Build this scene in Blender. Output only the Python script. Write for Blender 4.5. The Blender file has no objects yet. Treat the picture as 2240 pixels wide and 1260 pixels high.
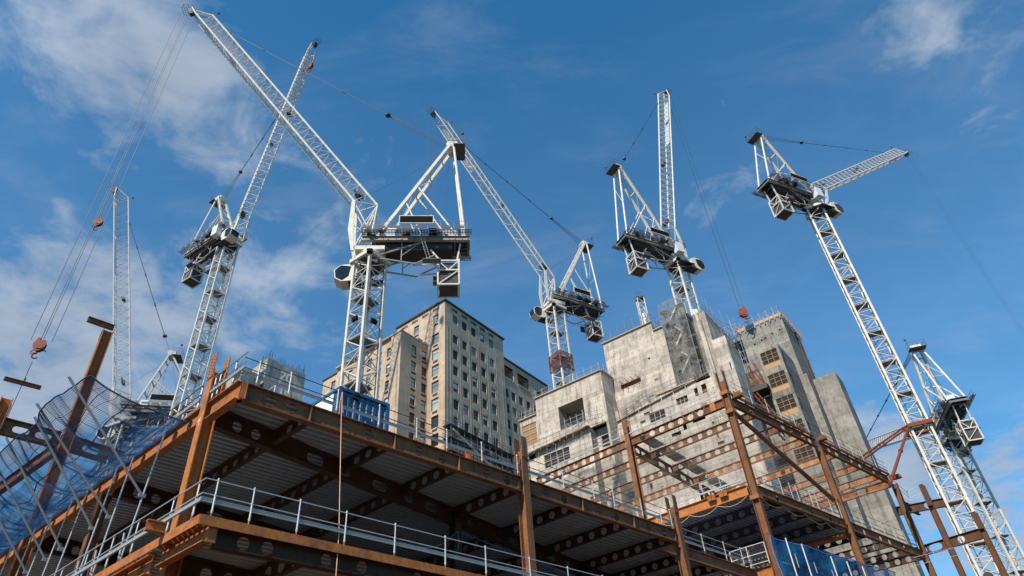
import bpy, bmesh, math, random
import numpy as np
from mathutils import Vector, Matrix
random.seed(7)
rnd = random.Random(11)
scene = bpy.context.scene
COL = scene.collection

# ------------------------------------------------------------------ camera
FPX = 1493.33                       # 24 mm lens on a 36 mm wide frame, in photo pixels (2240 wide)
ZEN = (972 - 1120, 1220 + 630)      # vanishing point of the verticals, right / up of the picture centre
_up = np.array([ZEN[0], ZEN[1], -FPX]); _up /= np.linalg.norm(_up)
_fw = np.array([0, 0, -1.0]) - _up * (np.array([0, 0, -1.0]) @ _up); _fw /= np.linalg.norm(_fw)
RCAM = np.array([np.cross(_fw, _up), _fw, _up])
EYE = np.array([0, 0, 1.7])
cam_data = bpy.data.cameras.new("camera"); cam = bpy.data.objects.new("camera", cam_data); COL.objects.link(cam)
cam_data.lens = 24.0; cam_data.sensor_width = 36.0; cam_data.clip_end = 6000; cam_data.clip_start = 0.1
cam.matrix_world = Matrix.Translation((0, 0, 1.7)) @ Matrix(RCAM.tolist()).to_4x4()
scene.camera = cam

# ------------------------------------------------------------------ sky, sun, exposure
SUN_AZ, SUN_EL = -150.2, 41.0       # compass style azimuth from +Y towards +X
scene.view_settings.view_transform = 'Standard'; scene.view_settings.look = 'None'
scene.view_settings.exposure = 0.2; scene.view_settings.gamma = 1.0
scene.view_settings.use_curve_mapping = False
def compass(a): a = math.radians(a); return np.array([math.sin(a), math.cos(a)])
def ray(u, v):
    d = RCAM @ np.array([u - 1120.0, 630.0 - v, -FPX]); return d / np.linalg.norm(d)
world = bpy.data.worlds.new("World"); scene.world = world; world.use_nodes = True
def build_world():
    nt = world.node_tree; N = nt.nodes; L = nt.links
    for n in list(N): N.remove(n)
    out = N.new('ShaderNodeOutputWorld'); bg = N.new('ShaderNodeBackground'); bg.inputs['Strength'].default_value = 0.145
    sky = N.new('ShaderNodeTexSky'); sky.sky_type = 'NISHITA'; sky.sun_disc = False
    sky.sun_elevation = math.radians(SUN_EL); sky.sun_rotation = math.radians(SUN_AZ)
    sky.altitude = 1800; sky.air_density = 0.95; sky.dust_density = 0.15; sky.ozone_density = 3.2
    tc = N.new('ShaderNodeTexCoord')
    def math_(op, a, b=None, clamp=False):
        n = N.new('ShaderNodeMath'); n.operation = op; n.use_clamp = clamp
        for i, x in enumerate((a, b)):
            if x is None: continue
            if isinstance(x, (int, float)): n.inputs[i].default_value = x
            else: L.new(x, n.inputs[i])
        return n.outputs[0]
    sep = N.new('ShaderNodeSeparateXYZ'); L.new(tc.outputs['Generated'], sep.inputs[0])
    zc = math_('ADD', math_('MAXIMUM', sep.outputs[2], 0.02), 0.12)
    px = math_('DIVIDE', sep.outputs[0], zc); py = math_('DIVIDE', sep.outputs[1], zc)
    comb = N.new('ShaderNodeCombineXYZ'); L.new(px, comb.inputs[0]); L.new(py, comb.inputs[1])
    n1 = N.new('ShaderNodeTexNoise'); n1.inputs['Scale'].default_value = 3.8; n1.inputs['Detail'].default_value = 10; n1.inputs['Roughness'].default_value = 0.60; n1.inputs['Distortion'].default_value = 0.25
    L.new(comb.outputs[0], n1.inputs['Vector'])
    n4 = N.new('ShaderNodeTexNoise'); n4.inputs['Scale'].default_value = 9.0; n4.inputs['Detail'].default_value = 9; n4.inputs['Roughness'].default_value = 0.62; n4.inputs['Distortion'].default_value = 0.5; L.new(comb.outputs[0], n4.inputs['Vector'])
    n2 = N.new('ShaderNodeTexNoise'); n2.inputs['Scale'].default_value = 1.2; n2.inputs['Detail'].default_value = 3
    L.new(comb.outputs[0], n2.inputs['Vector'])
    # broad banks of cloud: where they drift over the site
    banks = [((280, 40), 6, .27), ((350, 200), 6, .25), ((500, 250), 4, .18), ((90, 690), 8, .19), ((260, 760), 8, .18), ((60, 860), 8, .2), ((600, 620), 8, .17), ((800, 420), 4, .12), ((700, 700), 6, .12),
             ((2090, -10), 6, .20), ((1940, 80), 4, .08), ((2210, 1110), 6, .22), ((1910, 965), 3.6, .30), ((2090, 1150), 7, .20), ((1020, 150), 6, .06), ((2120, 280), 4, .1)]
    dens = math_('ADD', math_('MULTIPLY', n1.outputs['Fac'], 1.05), math_('ADD', math_('MULTIPLY', n2.outputs['Fac'], 0.10), math_('MULTIPLY', math_('SUBTRACT', n4.outputs['Fac'], 0.5), 0.75)))
    for (p, rad, w) in banks:
        d = ray(*p)
        vm = N.new('ShaderNodeVectorMath'); vm.operation = 'DOT_PRODUCT'; L.new(tc.outputs['Generated'], vm.inputs[0]); vm.inputs[1].default_value = tuple(d)
        mr = N.new('ShaderNodeMapRange'); mr.interpolation_type = 'SMOOTHSTEP'
        mr.inputs['From Min'].default_value = math.cos(math.radians(rad * 1.5)); mr.inputs['From Max'].default_value = math.cos(math.radians(rad * 0.15))
        mr.inputs['To Min'].default_value = 0; mr.inputs['To Max'].default_value = w
        L.new(vm.outputs['Value'], mr.inputs['Value'])
        dens = math_('ADD', dens, mr.outputs[0])
    cov = N.new('ShaderNodeMapRange'); cov.interpolation_type = 'SMOOTHSTEP'
    cov.inputs['From Min'].default_value = 0.64; cov.inputs['From Max'].default_value = 1.14; cov.inputs['To Max'].default_value = 0.92
    L.new(dens, cov.inputs['Value'])
    n3 = N.new('ShaderNodeTexNoise'); n3.inputs['Scale'].default_value = 2.6; n3.inputs['Detail'].default_value = 11; n3.inputs['Roughness'].default_value = 0.66; n3.inputs['Distortion'].default_value = 0.5
    mpw = N.new('ShaderNodeMapping'); mpw.inputs['Rotation'].default_value = (0, 0, 0.9); mpw.inputs['Scale'].default_value = (1.0, 2.2, 1.0); L.new(comb.outputs[0], mpw.inputs['Vector']); L.new(mpw.outputs[0], n3.inputs['Vector'])
    wisp = N.new('ShaderNodeMapRange'); wisp.interpolation_type = 'SMOOTHSTEP'; wisp.inputs['From Min'].default_value = 0.46; wisp.inputs['From Max'].default_value = 0.80; wisp.inputs['To Max'].default_value = 0.20; L.new(n3.outputs['Fac'], wisp.inputs['Value'])
    veil = N.new('ShaderNodeMapRange'); veil.inputs['From Min'].default_value = 0.95; veil.inputs['From Max'].default_value = 0.0; veil.inputs['To Min'].default_value = 0.0; veil.inputs['To Max'].default_value = 0.40; L.new(sep.outputs[2], veil.inputs['Value'])
    covo = math_('MAXIMUM', cov.outputs[0], math_('ADD', veil.outputs[0], wisp.outputs[0]))
    shade = N.new('ShaderNodeMapRange'); shade.inputs['From Min'].default_value = 0.3; shade.inputs['From Max'].default_value = 0.7
    shade.inputs['To Min'].default_value = 0.8; shade.inputs['To Max'].default_value = 1.12; L.new(n1.outputs['Fac'], shade.inputs['Value'])
    tint = N.new('ShaderNodeMix'); tint.data_type = 'RGBA'; tint.blend_type = 'MULTIPLY'; tint.inputs[0].default_value = 1
    L.new(sky.outputs[0], tint.inputs[6]); tint.inputs[7].default_value = SKY_TINT
    cl = N.new('ShaderNodeVectorMath'); cl.operation = 'SCALE'; cl.inputs[0].default_value = CLOUD_COL; L.new(shade.outputs[0], cl.inputs['Scale'])
    mx = N.new('ShaderNodeMix'); mx.data_type = 'RGBA'; L.new(covo, mx.inputs[0]); L.new(tint.outputs[2], mx.inputs[6]); L.new(cl.outputs[0], mx.inputs[7])
    L.new(mx.outputs[2], bg.inputs[0]); L.new(bg.outputs[0], out.inputs[0])
SKY_TINT = (0.21, 1.05, 1.26, 1); CLOUD_COL = (2.5, 3.0, 3.7)
build_world()
sun_d = bpy.data.lights.new("sun", 'SUN'); sun = bpy.data.objects.new("sun", sun_d); COL.objects.link(sun)
sun_d.energy = 5.0; sun_d.angle = math.radians(0.53); sun_d.color = (1.0, 0.90, 0.77)
_sd = Vector((*(compass(SUN_AZ) * math.cos(math.radians(SUN_EL))), math.sin(math.radians(SUN_EL))))
sun.rotation_euler = _sd.to_track_quat('Z', 'Y').to_euler()

# ------------------------------------------------------------------ surveying: sight lines of the site, taken from the camera station
def tan_el(u, v): d = ray(u, v); return d[2] / math.hypot(d[0], d[1])
def at_z(u, v, z): d = ray(u, v); return EYE + d * ((z - 1.7) / d[2])
def at_dist(u, v, h): d = ray(u, v); return EYE + d * (h / math.hypot(d[0], d[1]))
def on_wall(p, P, az):
    d = ray(*p); a = compass(az); n = np.array([a[1], -a[0]]); return EYE + d * ((np.array(P[:2]) @ n) / (d[:2] @ n))
GU, GV = compass(43.2), compass(-50.3)          # grid of the steel frame
GO = at_z(529, 835, 14.0)[:2]                   # its front corner
GM = np.linalg.inv(np.array([GU, GV]).T)
def G(u, v, z): p = GO + GU * u + GV * v; return Vector((p[0], p[1], z))
def grid_plane(p, axis, val):
    d = ray(*p); a = GM @ d[:2]; o = GM @ (-GO); t = (val - o[axis]) / a[axis]
    q = o + a * t; return (q[0], q[1], 1.7 + d[2] * t)
V3 = lambda p: Vector((float(p[0]), float(p[1]), float(p[2])))

# ------------------------------------------------------------------ materials
def new_mat(name):
    m = bpy.data.materials.new(name); m.use_nodes = True
    return m, m.node_tree.nodes, m.node_tree.links, m.node_tree.nodes['Principled BSDF']
def noise(N, L, vec, scale, detail=4, rough=0.55):
    n = N.new('ShaderNodeTexNoise'); n.inputs['Scale'].default_value = scale; n.inputs['Detail'].default_value = detail; n.inputs['Roughness'].default_value = rough
    if vec is not None: L.new(vec, n.inputs['Vector'])
    return n.outputs['Fac']
def ramp(N, L, fac, stops):
    r = N.new('ShaderNodeValToRGB'); e = r.color_ramp.elements
    while len(e) < len(stops): e.new(0.5)
    for i, (p, c) in enumerate(stops): e[i].position = p; e[i].color = (*c, 1) if len(c) == 3 else c
    L.new(fac, r.inputs[0]); return r.outputs[0]
def mixc(N, L, a, b, f, mode='MIX'):
    m = N.new('ShaderNodeMix'); m.data_type = 'RGBA'; m.blend_type = mode
    for s, x in ((0, f), (6, a), (7, b)):
        if isinstance(x, (int, float)): m.inputs[s].default_value = x
        elif isinstance(x, tuple): m.inputs[s].default_value = (*x, 1) if len(x) == 3 else x
        else: L.new(x, m.inputs[s])
    return m.outputs[2]
def position(N, L, scale=(1, 1, 1)):
    g = N.new('ShaderNodeNewGeometry'); mp = N.new('ShaderNodeMapping'); mp.inputs['Scale'].default_value = scale
    L.new(g.outputs['Position'], mp.inputs['Vector']); return mp.outputs[0]
def bump(N, L, bsdf, h, strength=0.3, dist=0.02):
    b = N.new('ShaderNodeBump'); b.inputs['Strength'].default_value = strength; b.inputs['Distance'].default_value = dist
    L.new(h, b.inputs['Height']); L.new(b.outputs[0], bsdf.inputs['Normal'])
def rust_mat(name, bright, mid, dark, grey, greyamt):
    m, N, L, B = new_mat(name)
    p = position(N, L); ps = position(N, L, (3, 3, 0.35))
    a = noise(N, L, p, 0.9, 6, 0.65); b = noise(N, L, p, 9, 6, 0.7); s = noise(N, L, ps, 2.2, 5, 0.6); f = noise(N, L, p, 60, 3, 0.6)
    c = ramp(N, L, a, [(0.36, dark), (0.45, mid), (0.52, bright), (0.60, mid), (0.70, bright)])
    c2 = ramp(N, L, b, [(0.38, dark), (0.58, bright)]); c = mixc(N, L, c, c2, 0.42); pv2 = position(N, L, (5, 5, 0.5)); rs = noise(N, L, pv2, 1.7, 6, 0.7); c = mixc(N, L, c, dark, ramp(N, L, rs, [(0.55, (0, 0, 0)), (0.68, (0.7, 0.7, 0.7))]))
    st = ramp(N, L, s, [(0.42, (0, 0, 0)), (0.66, (1, 1, 1))]); k = N.new('ShaderNodeMath'); k.operation = 'MULTIPLY'; k.inputs[1].default_value = greyamt; L.new(st, k.inputs[0])
    c = mixc(N, L, c, grey, k.outputs[0])
    oi = N.new('ShaderNodeObjectInfo'); var = ramp(N, L, oi.outputs['Random'], [(0, (0.82, 0.82, 0.82)), (1, (1.12, 1.08, 1.05))]); c = mixc(N, L, c, var, 1.0, 'MULTIPLY')
    L.new(c, B.inputs['Base Color']); B.inputs['Roughness'].default_value = 0.85; B.inputs['Metallic'].default_value = 0.0; B.inputs['Specular IOR Level'].default_value = 0.25
    bump(N, L, B, f, 0.25, 0.004); return m
def plain(name, col, rough=0.6, metal=0.0, dirt=0.25, dirtcol=(0.18, 0.15, 0.12), spec=0.4, scale=2.0):
    m, N, L, B = new_mat(name)
    p = position(N, L); n = noise(N, L, p, scale, 6, 0.65); n2 = noise(N, L, p, scale * 9, 4, 0.6)
    f = ramp(N, L, n, [(0.45, (0, 0, 0)), (0.8, (1, 1, 1))]); k = N.new('ShaderNodeMath'); k.operation = 'MULTIPLY'; k.inputs[1].default_value = dirt; L.new(f, k.inputs[0])
    c = mixc(N, L, col, dirtcol, k.outputs[0]); v = ramp(N, L, n2, [(0.25, (0.88, 0.88, 0.88)), (0.75, (1.06, 1.06, 1.06))]); c = mixc(N, L, c, v, 1.0, 'MULTIPLY')
    L.new(c, B.inputs['Base Color']); B.inputs['Roughness'].default_value = rough; B.inputs['Metallic'].default_value = metal; B.inputs['Specular IOR Level'].default_value = spec
    return m
def concrete_mat(name, light, mid, dark, streak):
    m, N, L, B = new_mat(name)
    p = position(N, L); pv = position(N, L, (1.6, 1.6, 0.16)); ph = position(N, L, (0.12, 0.12, 1.5))
    a = noise(N, L, p, 0.55, 7, 0.65); b = noise(N, L, pv, 1.3, 7, 0.66); h = noise(N, L, ph, 1.0, 4, 0.6); f = noise(N, L, p, 14, 5, 0.7)
    c = ramp(N, L, a, [(0.30, mid), (0.43, light), (0.56, mid), (0.66, light)])
    c = mixc(N, L, c, dark, ramp(N, L, b, [(0.50, (0, 0, 0)), (0.66, (streak * .75,) * 3)]))
    c = mixc(N, L, c, light, ramp(N, L, h, [(0.5, (0, 0, 0)), (0.7, (0.5, 0.5, 0.5))]))
    v = ramp(N, L, f, [(0.25, (0.80, 0.80, 0.80)), (0.7, (1.08, 1.08, 1.08))]); c = mixc(N, L, c, v, 1.0, 'MULTIPLY')
    oi = N.new('ShaderNodeObjectInfo'); var = ramp(N, L, oi.outputs['Random'], [(0, (0.74, 0.74, 0.73)), (0.5, (0.95, 0.95, 0.94)), (1, (1.13, 1.12, 1.10))]); c = mixc(N, L, c, var, 1.0, 'MULTIPLY')
    L.new(c, B.inputs['Base Color']); B.inputs['Roughness'].default_value = 0.9; B.inputs['Specular IOR Level'].default_value = 0.2
    bump(N, L, B, f, 0.3, 0.01); return m
def stone_mat(name, c1, c2, mortar):
    m, N, L, B = new_mat(name)
    g = N.new('ShaderNodeNewGeometry'); sp = N.new('ShaderNodeSeparateXYZ'); L.new(g.outputs['Position'], sp.inputs[0])
    ad = N.new('ShaderNodeMath'); ad.operation = 'ADD'; mu = N.new('ShaderNodeMath'); mu.operation = 'MULTIPLY'; mu.inputs[1].default_value = -0.17
    L.new(sp.outputs[0], ad.inputs[0]); L.new(sp.outputs[1], mu.inputs[0]); L.new(mu.outputs[0], ad.inputs[1])
    cb = N.new('ShaderNodeCombineXYZ'); L.new(ad.outputs[0], cb.inputs[0]); L.new(sp.outputs[2], cb.inputs[1])
    br = N.new('ShaderNodeTexBrick'); br.inputs['Scale'].default_value = 1.0; br.inputs['Brick Width'].default_value = 0.95; br.inputs['Row Height'].default_value = 0.595
    br.inputs['Mortar Size'].default_value = 0.012; br.inputs['Color1'].default_value = (*c1, 1); br.inputs['Color2'].default_value = (*c2, 1); br.inputs['Mortar'].default_value = (*mortar, 1); br.inputs['Bias'].default_value = 0.0
    L.new(cb.outputs[0], br.inputs['Vector'])
    p = position(N, L); pv = position(N, L, (1, 1, 0.12)); a = noise(N, L, p, 0.35, 6, 0.65); b = noise(N, L, pv, 0.9, 6, 0.65); f = noise(N, L, p, 7, 5, 0.7)
    c = mixc(N, L, br.outputs[0], ramp(N, L, a, [(0.3, (0.80, 0.79, 0.79)), (0.7, (1.08, 1.07, 1.05))]), 1.0, 'MULTIPLY')
    c = mixc(N, L, c, ramp(N, L, b, [(0.32, (0.84, 0.83, 0.82)), (0.55, (1.03, 1.03, 1.03))]), 1.0, 'MULTIPLY')
    c = mixc(N, L, c, ramp(N, L, f, [(0.3, (0.9, 0.9, 0.9)), (0.7, (1.06, 1.06, 1.06))]), 1.0, 'MULTIPLY')
    L.new(c, B.inputs['Base Color']); B.inputs['Roughness'].default_value = 0.88; B.inputs['Specular IOR Level'].default_value = 0.2
    bump(N, L, B, f, 0.15, 0.01); return m
def glass_mat(name, tint, rough=0.06):
    m, N, L, B = new_mat(name)
    oi = N.new('ShaderNodeObjectInfo'); c = ramp(N, L, oi.outputs['Random'], [(0, tuple(x * 0.6 for x in tint)), (0.6, tint), (1, tuple(min(1, x * 2.0) for x in tint))])
    p = position(N, L); n = noise(N, L, p, 0.8, 3); c = mixc(N, L, c, ramp(N, L, n, [(0.3, (0.75, 0.75, 0.75)), (0.7, (1.15, 1.15, 1.15))]), 1.0, 'MULTIPLY')
    L.new(c, B.inputs['Base Color']); B.inputs['Roughness'].default_value = rough; B.inputs['Specular IOR Level'].default_value = 0.5; B.inputs['IOR'].default_value = 1.45
    return m
def scrim_mat(name, col, holes, transl=0.5, scale=70.0):
    m, N, L, B = new_mat(name)
    out = N['Material Output'] if 'Material Output' in N else N.get('Material Output')
    d = N.new('ShaderNodeBsdfDiffuse'); d.inputs[0].default_value = (*col, 1); t = N.new('ShaderNodeBsdfTranslucent'); t.inputs[0].default_value = (*col, 1)
    mx = N.new('ShaderNodeMixShader'); mx.inputs[0].default_value = transl; L.new(d.outputs[0], mx.inputs[1]); L.new(t.outputs[0], mx.inputs[2])
    tr = N.new('ShaderNodeBsdfTransparent'); p = position(N, L); n = noise(N, L, p, 1.1, 5, 0.65); f = ramp(N, L, n, [(0.3, (holes * 0.25,) * 3), (0.68, (min(1, holes * 1.5),) * 3)])
    m2 = N.new('ShaderNodeMixShader'); L.new(f, m2.inputs[0]); L.new(mx.outputs[0], m2.inputs[1]); L.new(tr.outputs[0], m2.inputs[2]); L.new(m2.outputs[0], out.inputs[0])
    return m
M = {}
M['rust'] = rust_mat('rusted_steel', (0.48, 0.17, 0.044), (0.33, 0.115, 0.034), (0.17, 0.06, 0.024), (0.26, 0.15, 0.09), 0.25)
M['brown'] = rust_mat('weathered_brown_steel', (0.26, 0.104, 0.040), (0.175, 0.074, 0.035), (0.075, 0.036, 0.023), (0.25, 0.155, 0.10), 0.28)
M['shaderust'] = rust_mat('rusted_steel_painted_shade', (0.085, 0.042, 0.022), (0.055, 0.030, 0.019), (0.026, 0.017, 0.013), (0.07, 0.055, 0.045), 0.4)  # same rusted steel, darkened: shade under the decks put into its colour
M['oxide'] = plain('red_oxide_paint', (0.20, 0.055, 0.025), 0.75, 0, 0.6, (0.09, 0.035, 0.02), 0.25, 4)
M['darkrust'] = rust_mat('dark_rusted_steel', (0.15, 0.062, 0.028), (0.10, 0.045, 0.025), (0.05, 0.027, 0.019), (0.11, 0.08, 0.06), 0.4)
M['cranegrey'] = plain('grimy_grey_white_paint', (0.34, 0.32, 0.29), 0.55, 0, 0.6, (0.16, 0.14, 0.12), 0.3, 2.5)
M['orange'] = plain('orange_paint', (0.22, 0.034, 0.007), 0.6, 0, 0.5, (0.12, 0.03, 0.015))
M['galv'] = plain('galvanised_steel', (0.46, 0.46, 0.45), 0.5, 0.3, 0.25, (0.38, 0.38, 0.38), 0.5, 6)
M['tube'] = plain('grey_scaffold_tube', (0.30, 0.31, 0.32), 0.5, 0.5, 0.3, (0.16, 0.15, 0.14), 0.4, 5)
M['darktube'] = plain('dark_weathered_tube', (0.085, 0.085, 0.09), 0.6, 0.3, 0.3, (0.05, 0.04, 0.035))
M['deck'] = plain('galvanised_deck_sheet', (0.44, 0.46, 0.49), 0.5, 0.25, 0.3, (0.17, 0.17, 0.17), 0.4, 1.2)
M['white'] = plain('white_crane_paint', (0.66, 0.62, 0.54), 0.5, 0, 0.6, (0.30, 0.25, 0.19), 0.4, 1.4)
M['palegrey'] = plain('pale_grey_crane_paint', (0.46, 0.46, 0.45), 0.5, 0, 0.5, (0.22, 0.2, 0.18), 0.4, 1.4)
M['cream'] = plain('cream_cab_paint', (0.68, 0.63, 0.53), 0.4, 0, 0.2)
M['steelgrey'] = plain('grey_machinery', (0.17, 0.175, 0.18), 0.55, 0.2, 0.4, (0.09, 0.09, 0.09), 0.4, 2)
M['darksteel'] = plain('dark_machinery', (0.035, 0.036, 0.04), 0.5, 0.2, 0.3, (0.03, 0.028, 0.026))
M['black'] = plain('black_board', (0.010, 0.011, 0.013), 0.9, 0, 0.2, (0.02, 0.02, 0.02), 0.05)
M['panel'] = plain('pale_wind_panel', (0.70, 0.73, 0.76), 0.45, 0.1, 0.2, (0.5, 0.5, 0.5))
M['ballast'] = plain('concrete_ballast', (0.06, 0.06, 0.062), 0.9, 0, 0.4, (0.16, 0.15, 0.14))
M['rope'] = plain('steel_wire_rope', (0.045, 0.045, 0.05), 0.55, 0.3, 0.1)
M['polyrope'] = plain('orange_poly_rope', (0.80, 0.46, 0.24), 0.8, 0, 0.2)
M['bluerope'] = plain('blue_poly_rope', (0.10, 0.22, 0.50), 0.8, 0, 0.2)
M['netline'] = plain('pale_net_twine', (0.52, 0.42, 0.32), 0.9, 0, 0.1)
M['navynet'] = plain('navy_net_twine', (0.014, 0.04, 0.11), 0.8, 0, 0.2)
M['scrim'] = scrim_mat('blue_debris_fabric', (0.03, 0.16, 0.38), 0.62, 0.5)
M['sheet'] = scrim_mat('blue_safety_sheet', (0.03, 0.27, 0.60), 0.5, 0.6)
M['greynet'] = scrim_mat('grey_scaffold_net', (0.36, 0.34, 0.30), 0.78, 0.4)
M['rednet'] = scrim_mat('rust_mesh_screen', (0.14, 0.05, 0.035), 0.5, 0.3)
M['container'] = plain('blue_container_paint', (0.015, 0.092, 0.20), 0.45, 0, 0.25, (0.02, 0.05, 0.11))
M['whitepaint'] = plain('white_painted_panel', (0.80, 0.80, 0.78), 0.5, 0, 0.1)
M['timber'] = plain('pale_formwork_timber', (0.46, 0.36, 0.25), 0.85, 0, 0.4, (0.28, 0.20, 0.13), 0.2, 3)
M['ply'] = plain('weathered_plywood', (0.33, 0.20, 0.11), 0.85, 0, 0.6, (0.13, 0.09, 0.06), 0.2, 1.2)
M['brick'] = plain('orange_perforated_board', (0.46, 0.27, 0.13), 0.85, 0, 0.5, (0.50, 0.42, 0.3), 0.2, 7)
M['concrete'] = concrete_mat('pale_lift_concrete', (0.59, 0.515, 0.435), (0.42, 0.36, 0.30), (0.13, 0.115, 0.095), 1.0)
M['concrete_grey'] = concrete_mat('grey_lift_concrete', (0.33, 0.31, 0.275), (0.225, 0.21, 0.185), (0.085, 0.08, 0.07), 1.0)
M['slab'] = concrete_mat('deck_slab_concrete', (0.20, 0.19, 0.18), (0.16, 0.155, 0.15), (0.16, 0.15, 0.14), 0.5)
M['stone'] = stone_mat('portland_stone', (0.56, 0.435, 0.32), (0.48, 0.37, 0.275), (0.33, 0.255, 0.19))
M['stonedark'] = plain('dark_stone_coping', (0.05, 0.047, 0.045), 0.7, 0, 0.3, (0.10, 0.09, 0.08))
M['winframe'] = plain('dark_window_frame', (0.028, 0.03, 0.033), 0.5, 0.1, 0.1)
M['glass'] = glass_mat('office_glass', (0.022, 0.026, 0.03))
M['blind'] = glass_mat('glass_over_pale_blind', (0.22, 0.25, 0.25), 0.12)
M['cabglass'] = glass_mat('cab_glass', (0.02, 0.03, 0.035), 0.05)
M['vent'] = plain('vent_louvre', (0.06, 0.06, 0.058), 0.6, 0.3, 0.2)
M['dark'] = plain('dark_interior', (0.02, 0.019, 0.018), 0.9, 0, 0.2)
M['ground'] = plain('site_hardstanding', (0.12, 0.088, 0.062), 0.95, 0, 0.5, (0.06, 0.055, 0.05), 0.2, 0.15)
M['hivis'] = plain('orange_hivis_cloth', (0.75, 0.17, 0.03), 0.8, 0, 0.1)
M['helmet'] = plain('yellow_helmet', (0.75, 0.62, 0.25), 0.5, 0, 0.1)
M['skin'] = plain('skin', (0.45, 0.28, 0.2), 0.6, 0, 0.1)
M['navy'] = plain('navy_trousers', (0.02, 0.025, 0.04), 0.85, 0, 0.1)

# ------------------------------------------------------------------ mesh helpers
ORG = {}
class MB:
    """collects shapes in world metres; build() links them as one mesh object"""
    def __init__(s): s.v = []; s.f = []
    def add(s, vs, fs):
        k = len(s.v); s.v.extend([tuple(map(float, p)) for p in vs]); s.f.extend([tuple(i + k for i in f) for f in fs]); return s
    def obox(s, c, ex, ey, ez):      # half vectors
        c = Vector(c); P = [c + ex * a + ey * b + ez * d for a in (-1, 1) for b in (-1, 1) for d in (-1, 1)]
        fl = [(0, 1, 3, 2), (4, 6, 7, 5), (0, 4, 5, 1), (2, 3, 7, 6), (0, 2, 6, 4), (1, 5, 7, 3)]
        if ex.cross(ey).dot(ez) < 0: fl = [f[::-1] for f in fl]
        return s.add(P, fl)
    def bar(s, p, q, w, h, up=Vector((0, 0, 1))):   # rectangular bar, axis p-q; w across, h along up
        p = Vector(p); q = Vector(q); d = q - p; L = d.length
        if L < 1e-6: return s
        d /= L; side = d.cross(up)
        if side.length < 1e-4: side = d.cross(Vector((1, 0, 0)))
        side.normalize(); u = side.cross(d)
        return s.obox((p + q) / 2, d * (L / 2), side * (w / 2), u * (h / 2))
    def tube(s, p, q, r, n=6, r2=None):
        p = Vector(p); q = Vector(q); d = q - p
        if d.length < 1e-6: return s
        d.normalize(); a = d.orthogonal().normalized(); b = d.cross(a); r2 = r if r2 is None else r2
        P = [p + (a * math.cos(2 * math.pi * i / n) + b * math.sin(2 * math.pi * i / n)) * r for i in range(n)] + [q + (a * math.cos(2 * math.pi * i / n) + b * math.sin(2 * math.pi * i / n)) * r2 for i in range(n)]
        F = [(i, (i + 1) % n, n + (i + 1) % n, n + i) for i in range(n)] + [tuple(range(n))[::-1], tuple(range(n, 2 * n))]
        return s.add(P, F)
    def path(s, pts, r, n=5):
        for a, b in zip(pts[:-1], pts[1:]): s.tube(a, b, r, n)
        return s
    def prism(s, poly, vec):
        n = len(poly); vec = Vector(vec); P = [Vector(p) for p in poly]; nr = (P[1] - P[0]).cross(P[2] - P[0])
        if nr.dot(vec) > 0: P = P[::-1]
        return s.add(P + [p + vec for p in P], [tuple(range(n)), tuple(range(2 * n - 1, n - 1, -1))] + [(i, n + i, n + (i + 1) % n, (i + 1) % n) for i in range(n)])
    def ball(s, c, r, n=8, m=5, sc=(1, 1, 1)):
        c = Vector(c); P = []; F = []
        for j in range(m + 1):
            t = math.pi * j / m
            for i in range(n): a = 2 * math.pi * i / n; P.append(c + Vector((r * sc[0] * math.sin(t) * math.cos(a), r * sc[1] * math.sin(t) * math.sin(a), r * sc[2] * math.cos(t))))
        for j in range(m):
            for i in range(n): F.append((j * n + i, (j + 1) * n + i, (j + 1) * n + (i + 1) % n, j * n + (i + 1) % n))
        return s.add(P, F)
    def grid(s, fn, na, nb):
        P = [fn(i / na, j / nb) for i in range(na + 1) for j in range(nb + 1)]
        return s.add(P, [(i * (nb + 1) + j, (i + 1) * (nb + 1) + j, (i + 1) * (nb + 1) + j + 1, i * (nb + 1) + j + 1) for i in range(na) for j in range(nb)])
    def mesh(s, name, mat, org=(0, 0, 0), smooth=False):
        me = bpy.data.meshes.new(name); o = Vector(org)
        me.from_pydata([(x - o.x, y - o.y, z - o.z) for x, y, z in s.v], [], s.f)
        if mat: me.materials.append(M[mat] if isinstance(mat, str) else mat)
        if smooth:
            for p in me.polygons: p.use_smooth = True
        me.update(); return me
    def build(s, name, mat, parent=None, smooth=False, kind=None):
        org = ORG[parent] if parent is not None else Vector((0, 0, 0))
        ob = bpy.data.objects.new(name, s.mesh(name, mat, org, smooth)); COL.objects.link(ob)
        if parent is not None: ob.parent = parent
        ORG[ob] = org
        if kind: ob['kind'] = kind
        return ob
def thing(name, label, cat, loc, group=None):
    o = bpy.data.objects.new(name, None); COL.objects.link(o); o.empty_display_size = 0.5; o.location = Vector(loc); ORG[o] = Vector(loc)
    o['label'] = label; o['category'] = cat
    if group: o['group'] = group
    return o
def node(name, parent):            # an empty that only gathers the pieces of one part
    o = bpy.data.objects.new(name, None); COL.objects.link(o); o.parent = parent; ORG[o] = ORG[parent]; return o
def inst(name, me, parent, loc, rz=0.0):   # another copy of a shared mesh
    ob = bpy.data.objects.new(name, me); COL.objects.link(ob); ob.parent = parent
    ob.location = Vector(loc) - ORG[parent]; ob.rotation_euler = (0, 0, rz); ORG[ob] = Vector((0, 0, 0)); return ob
def tag(o, label, cat, group=None):
    o['label'] = label; o['category'] = cat
    if group: o['group'] = group
    return o
UP = Vector((0, 0, 1))

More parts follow.
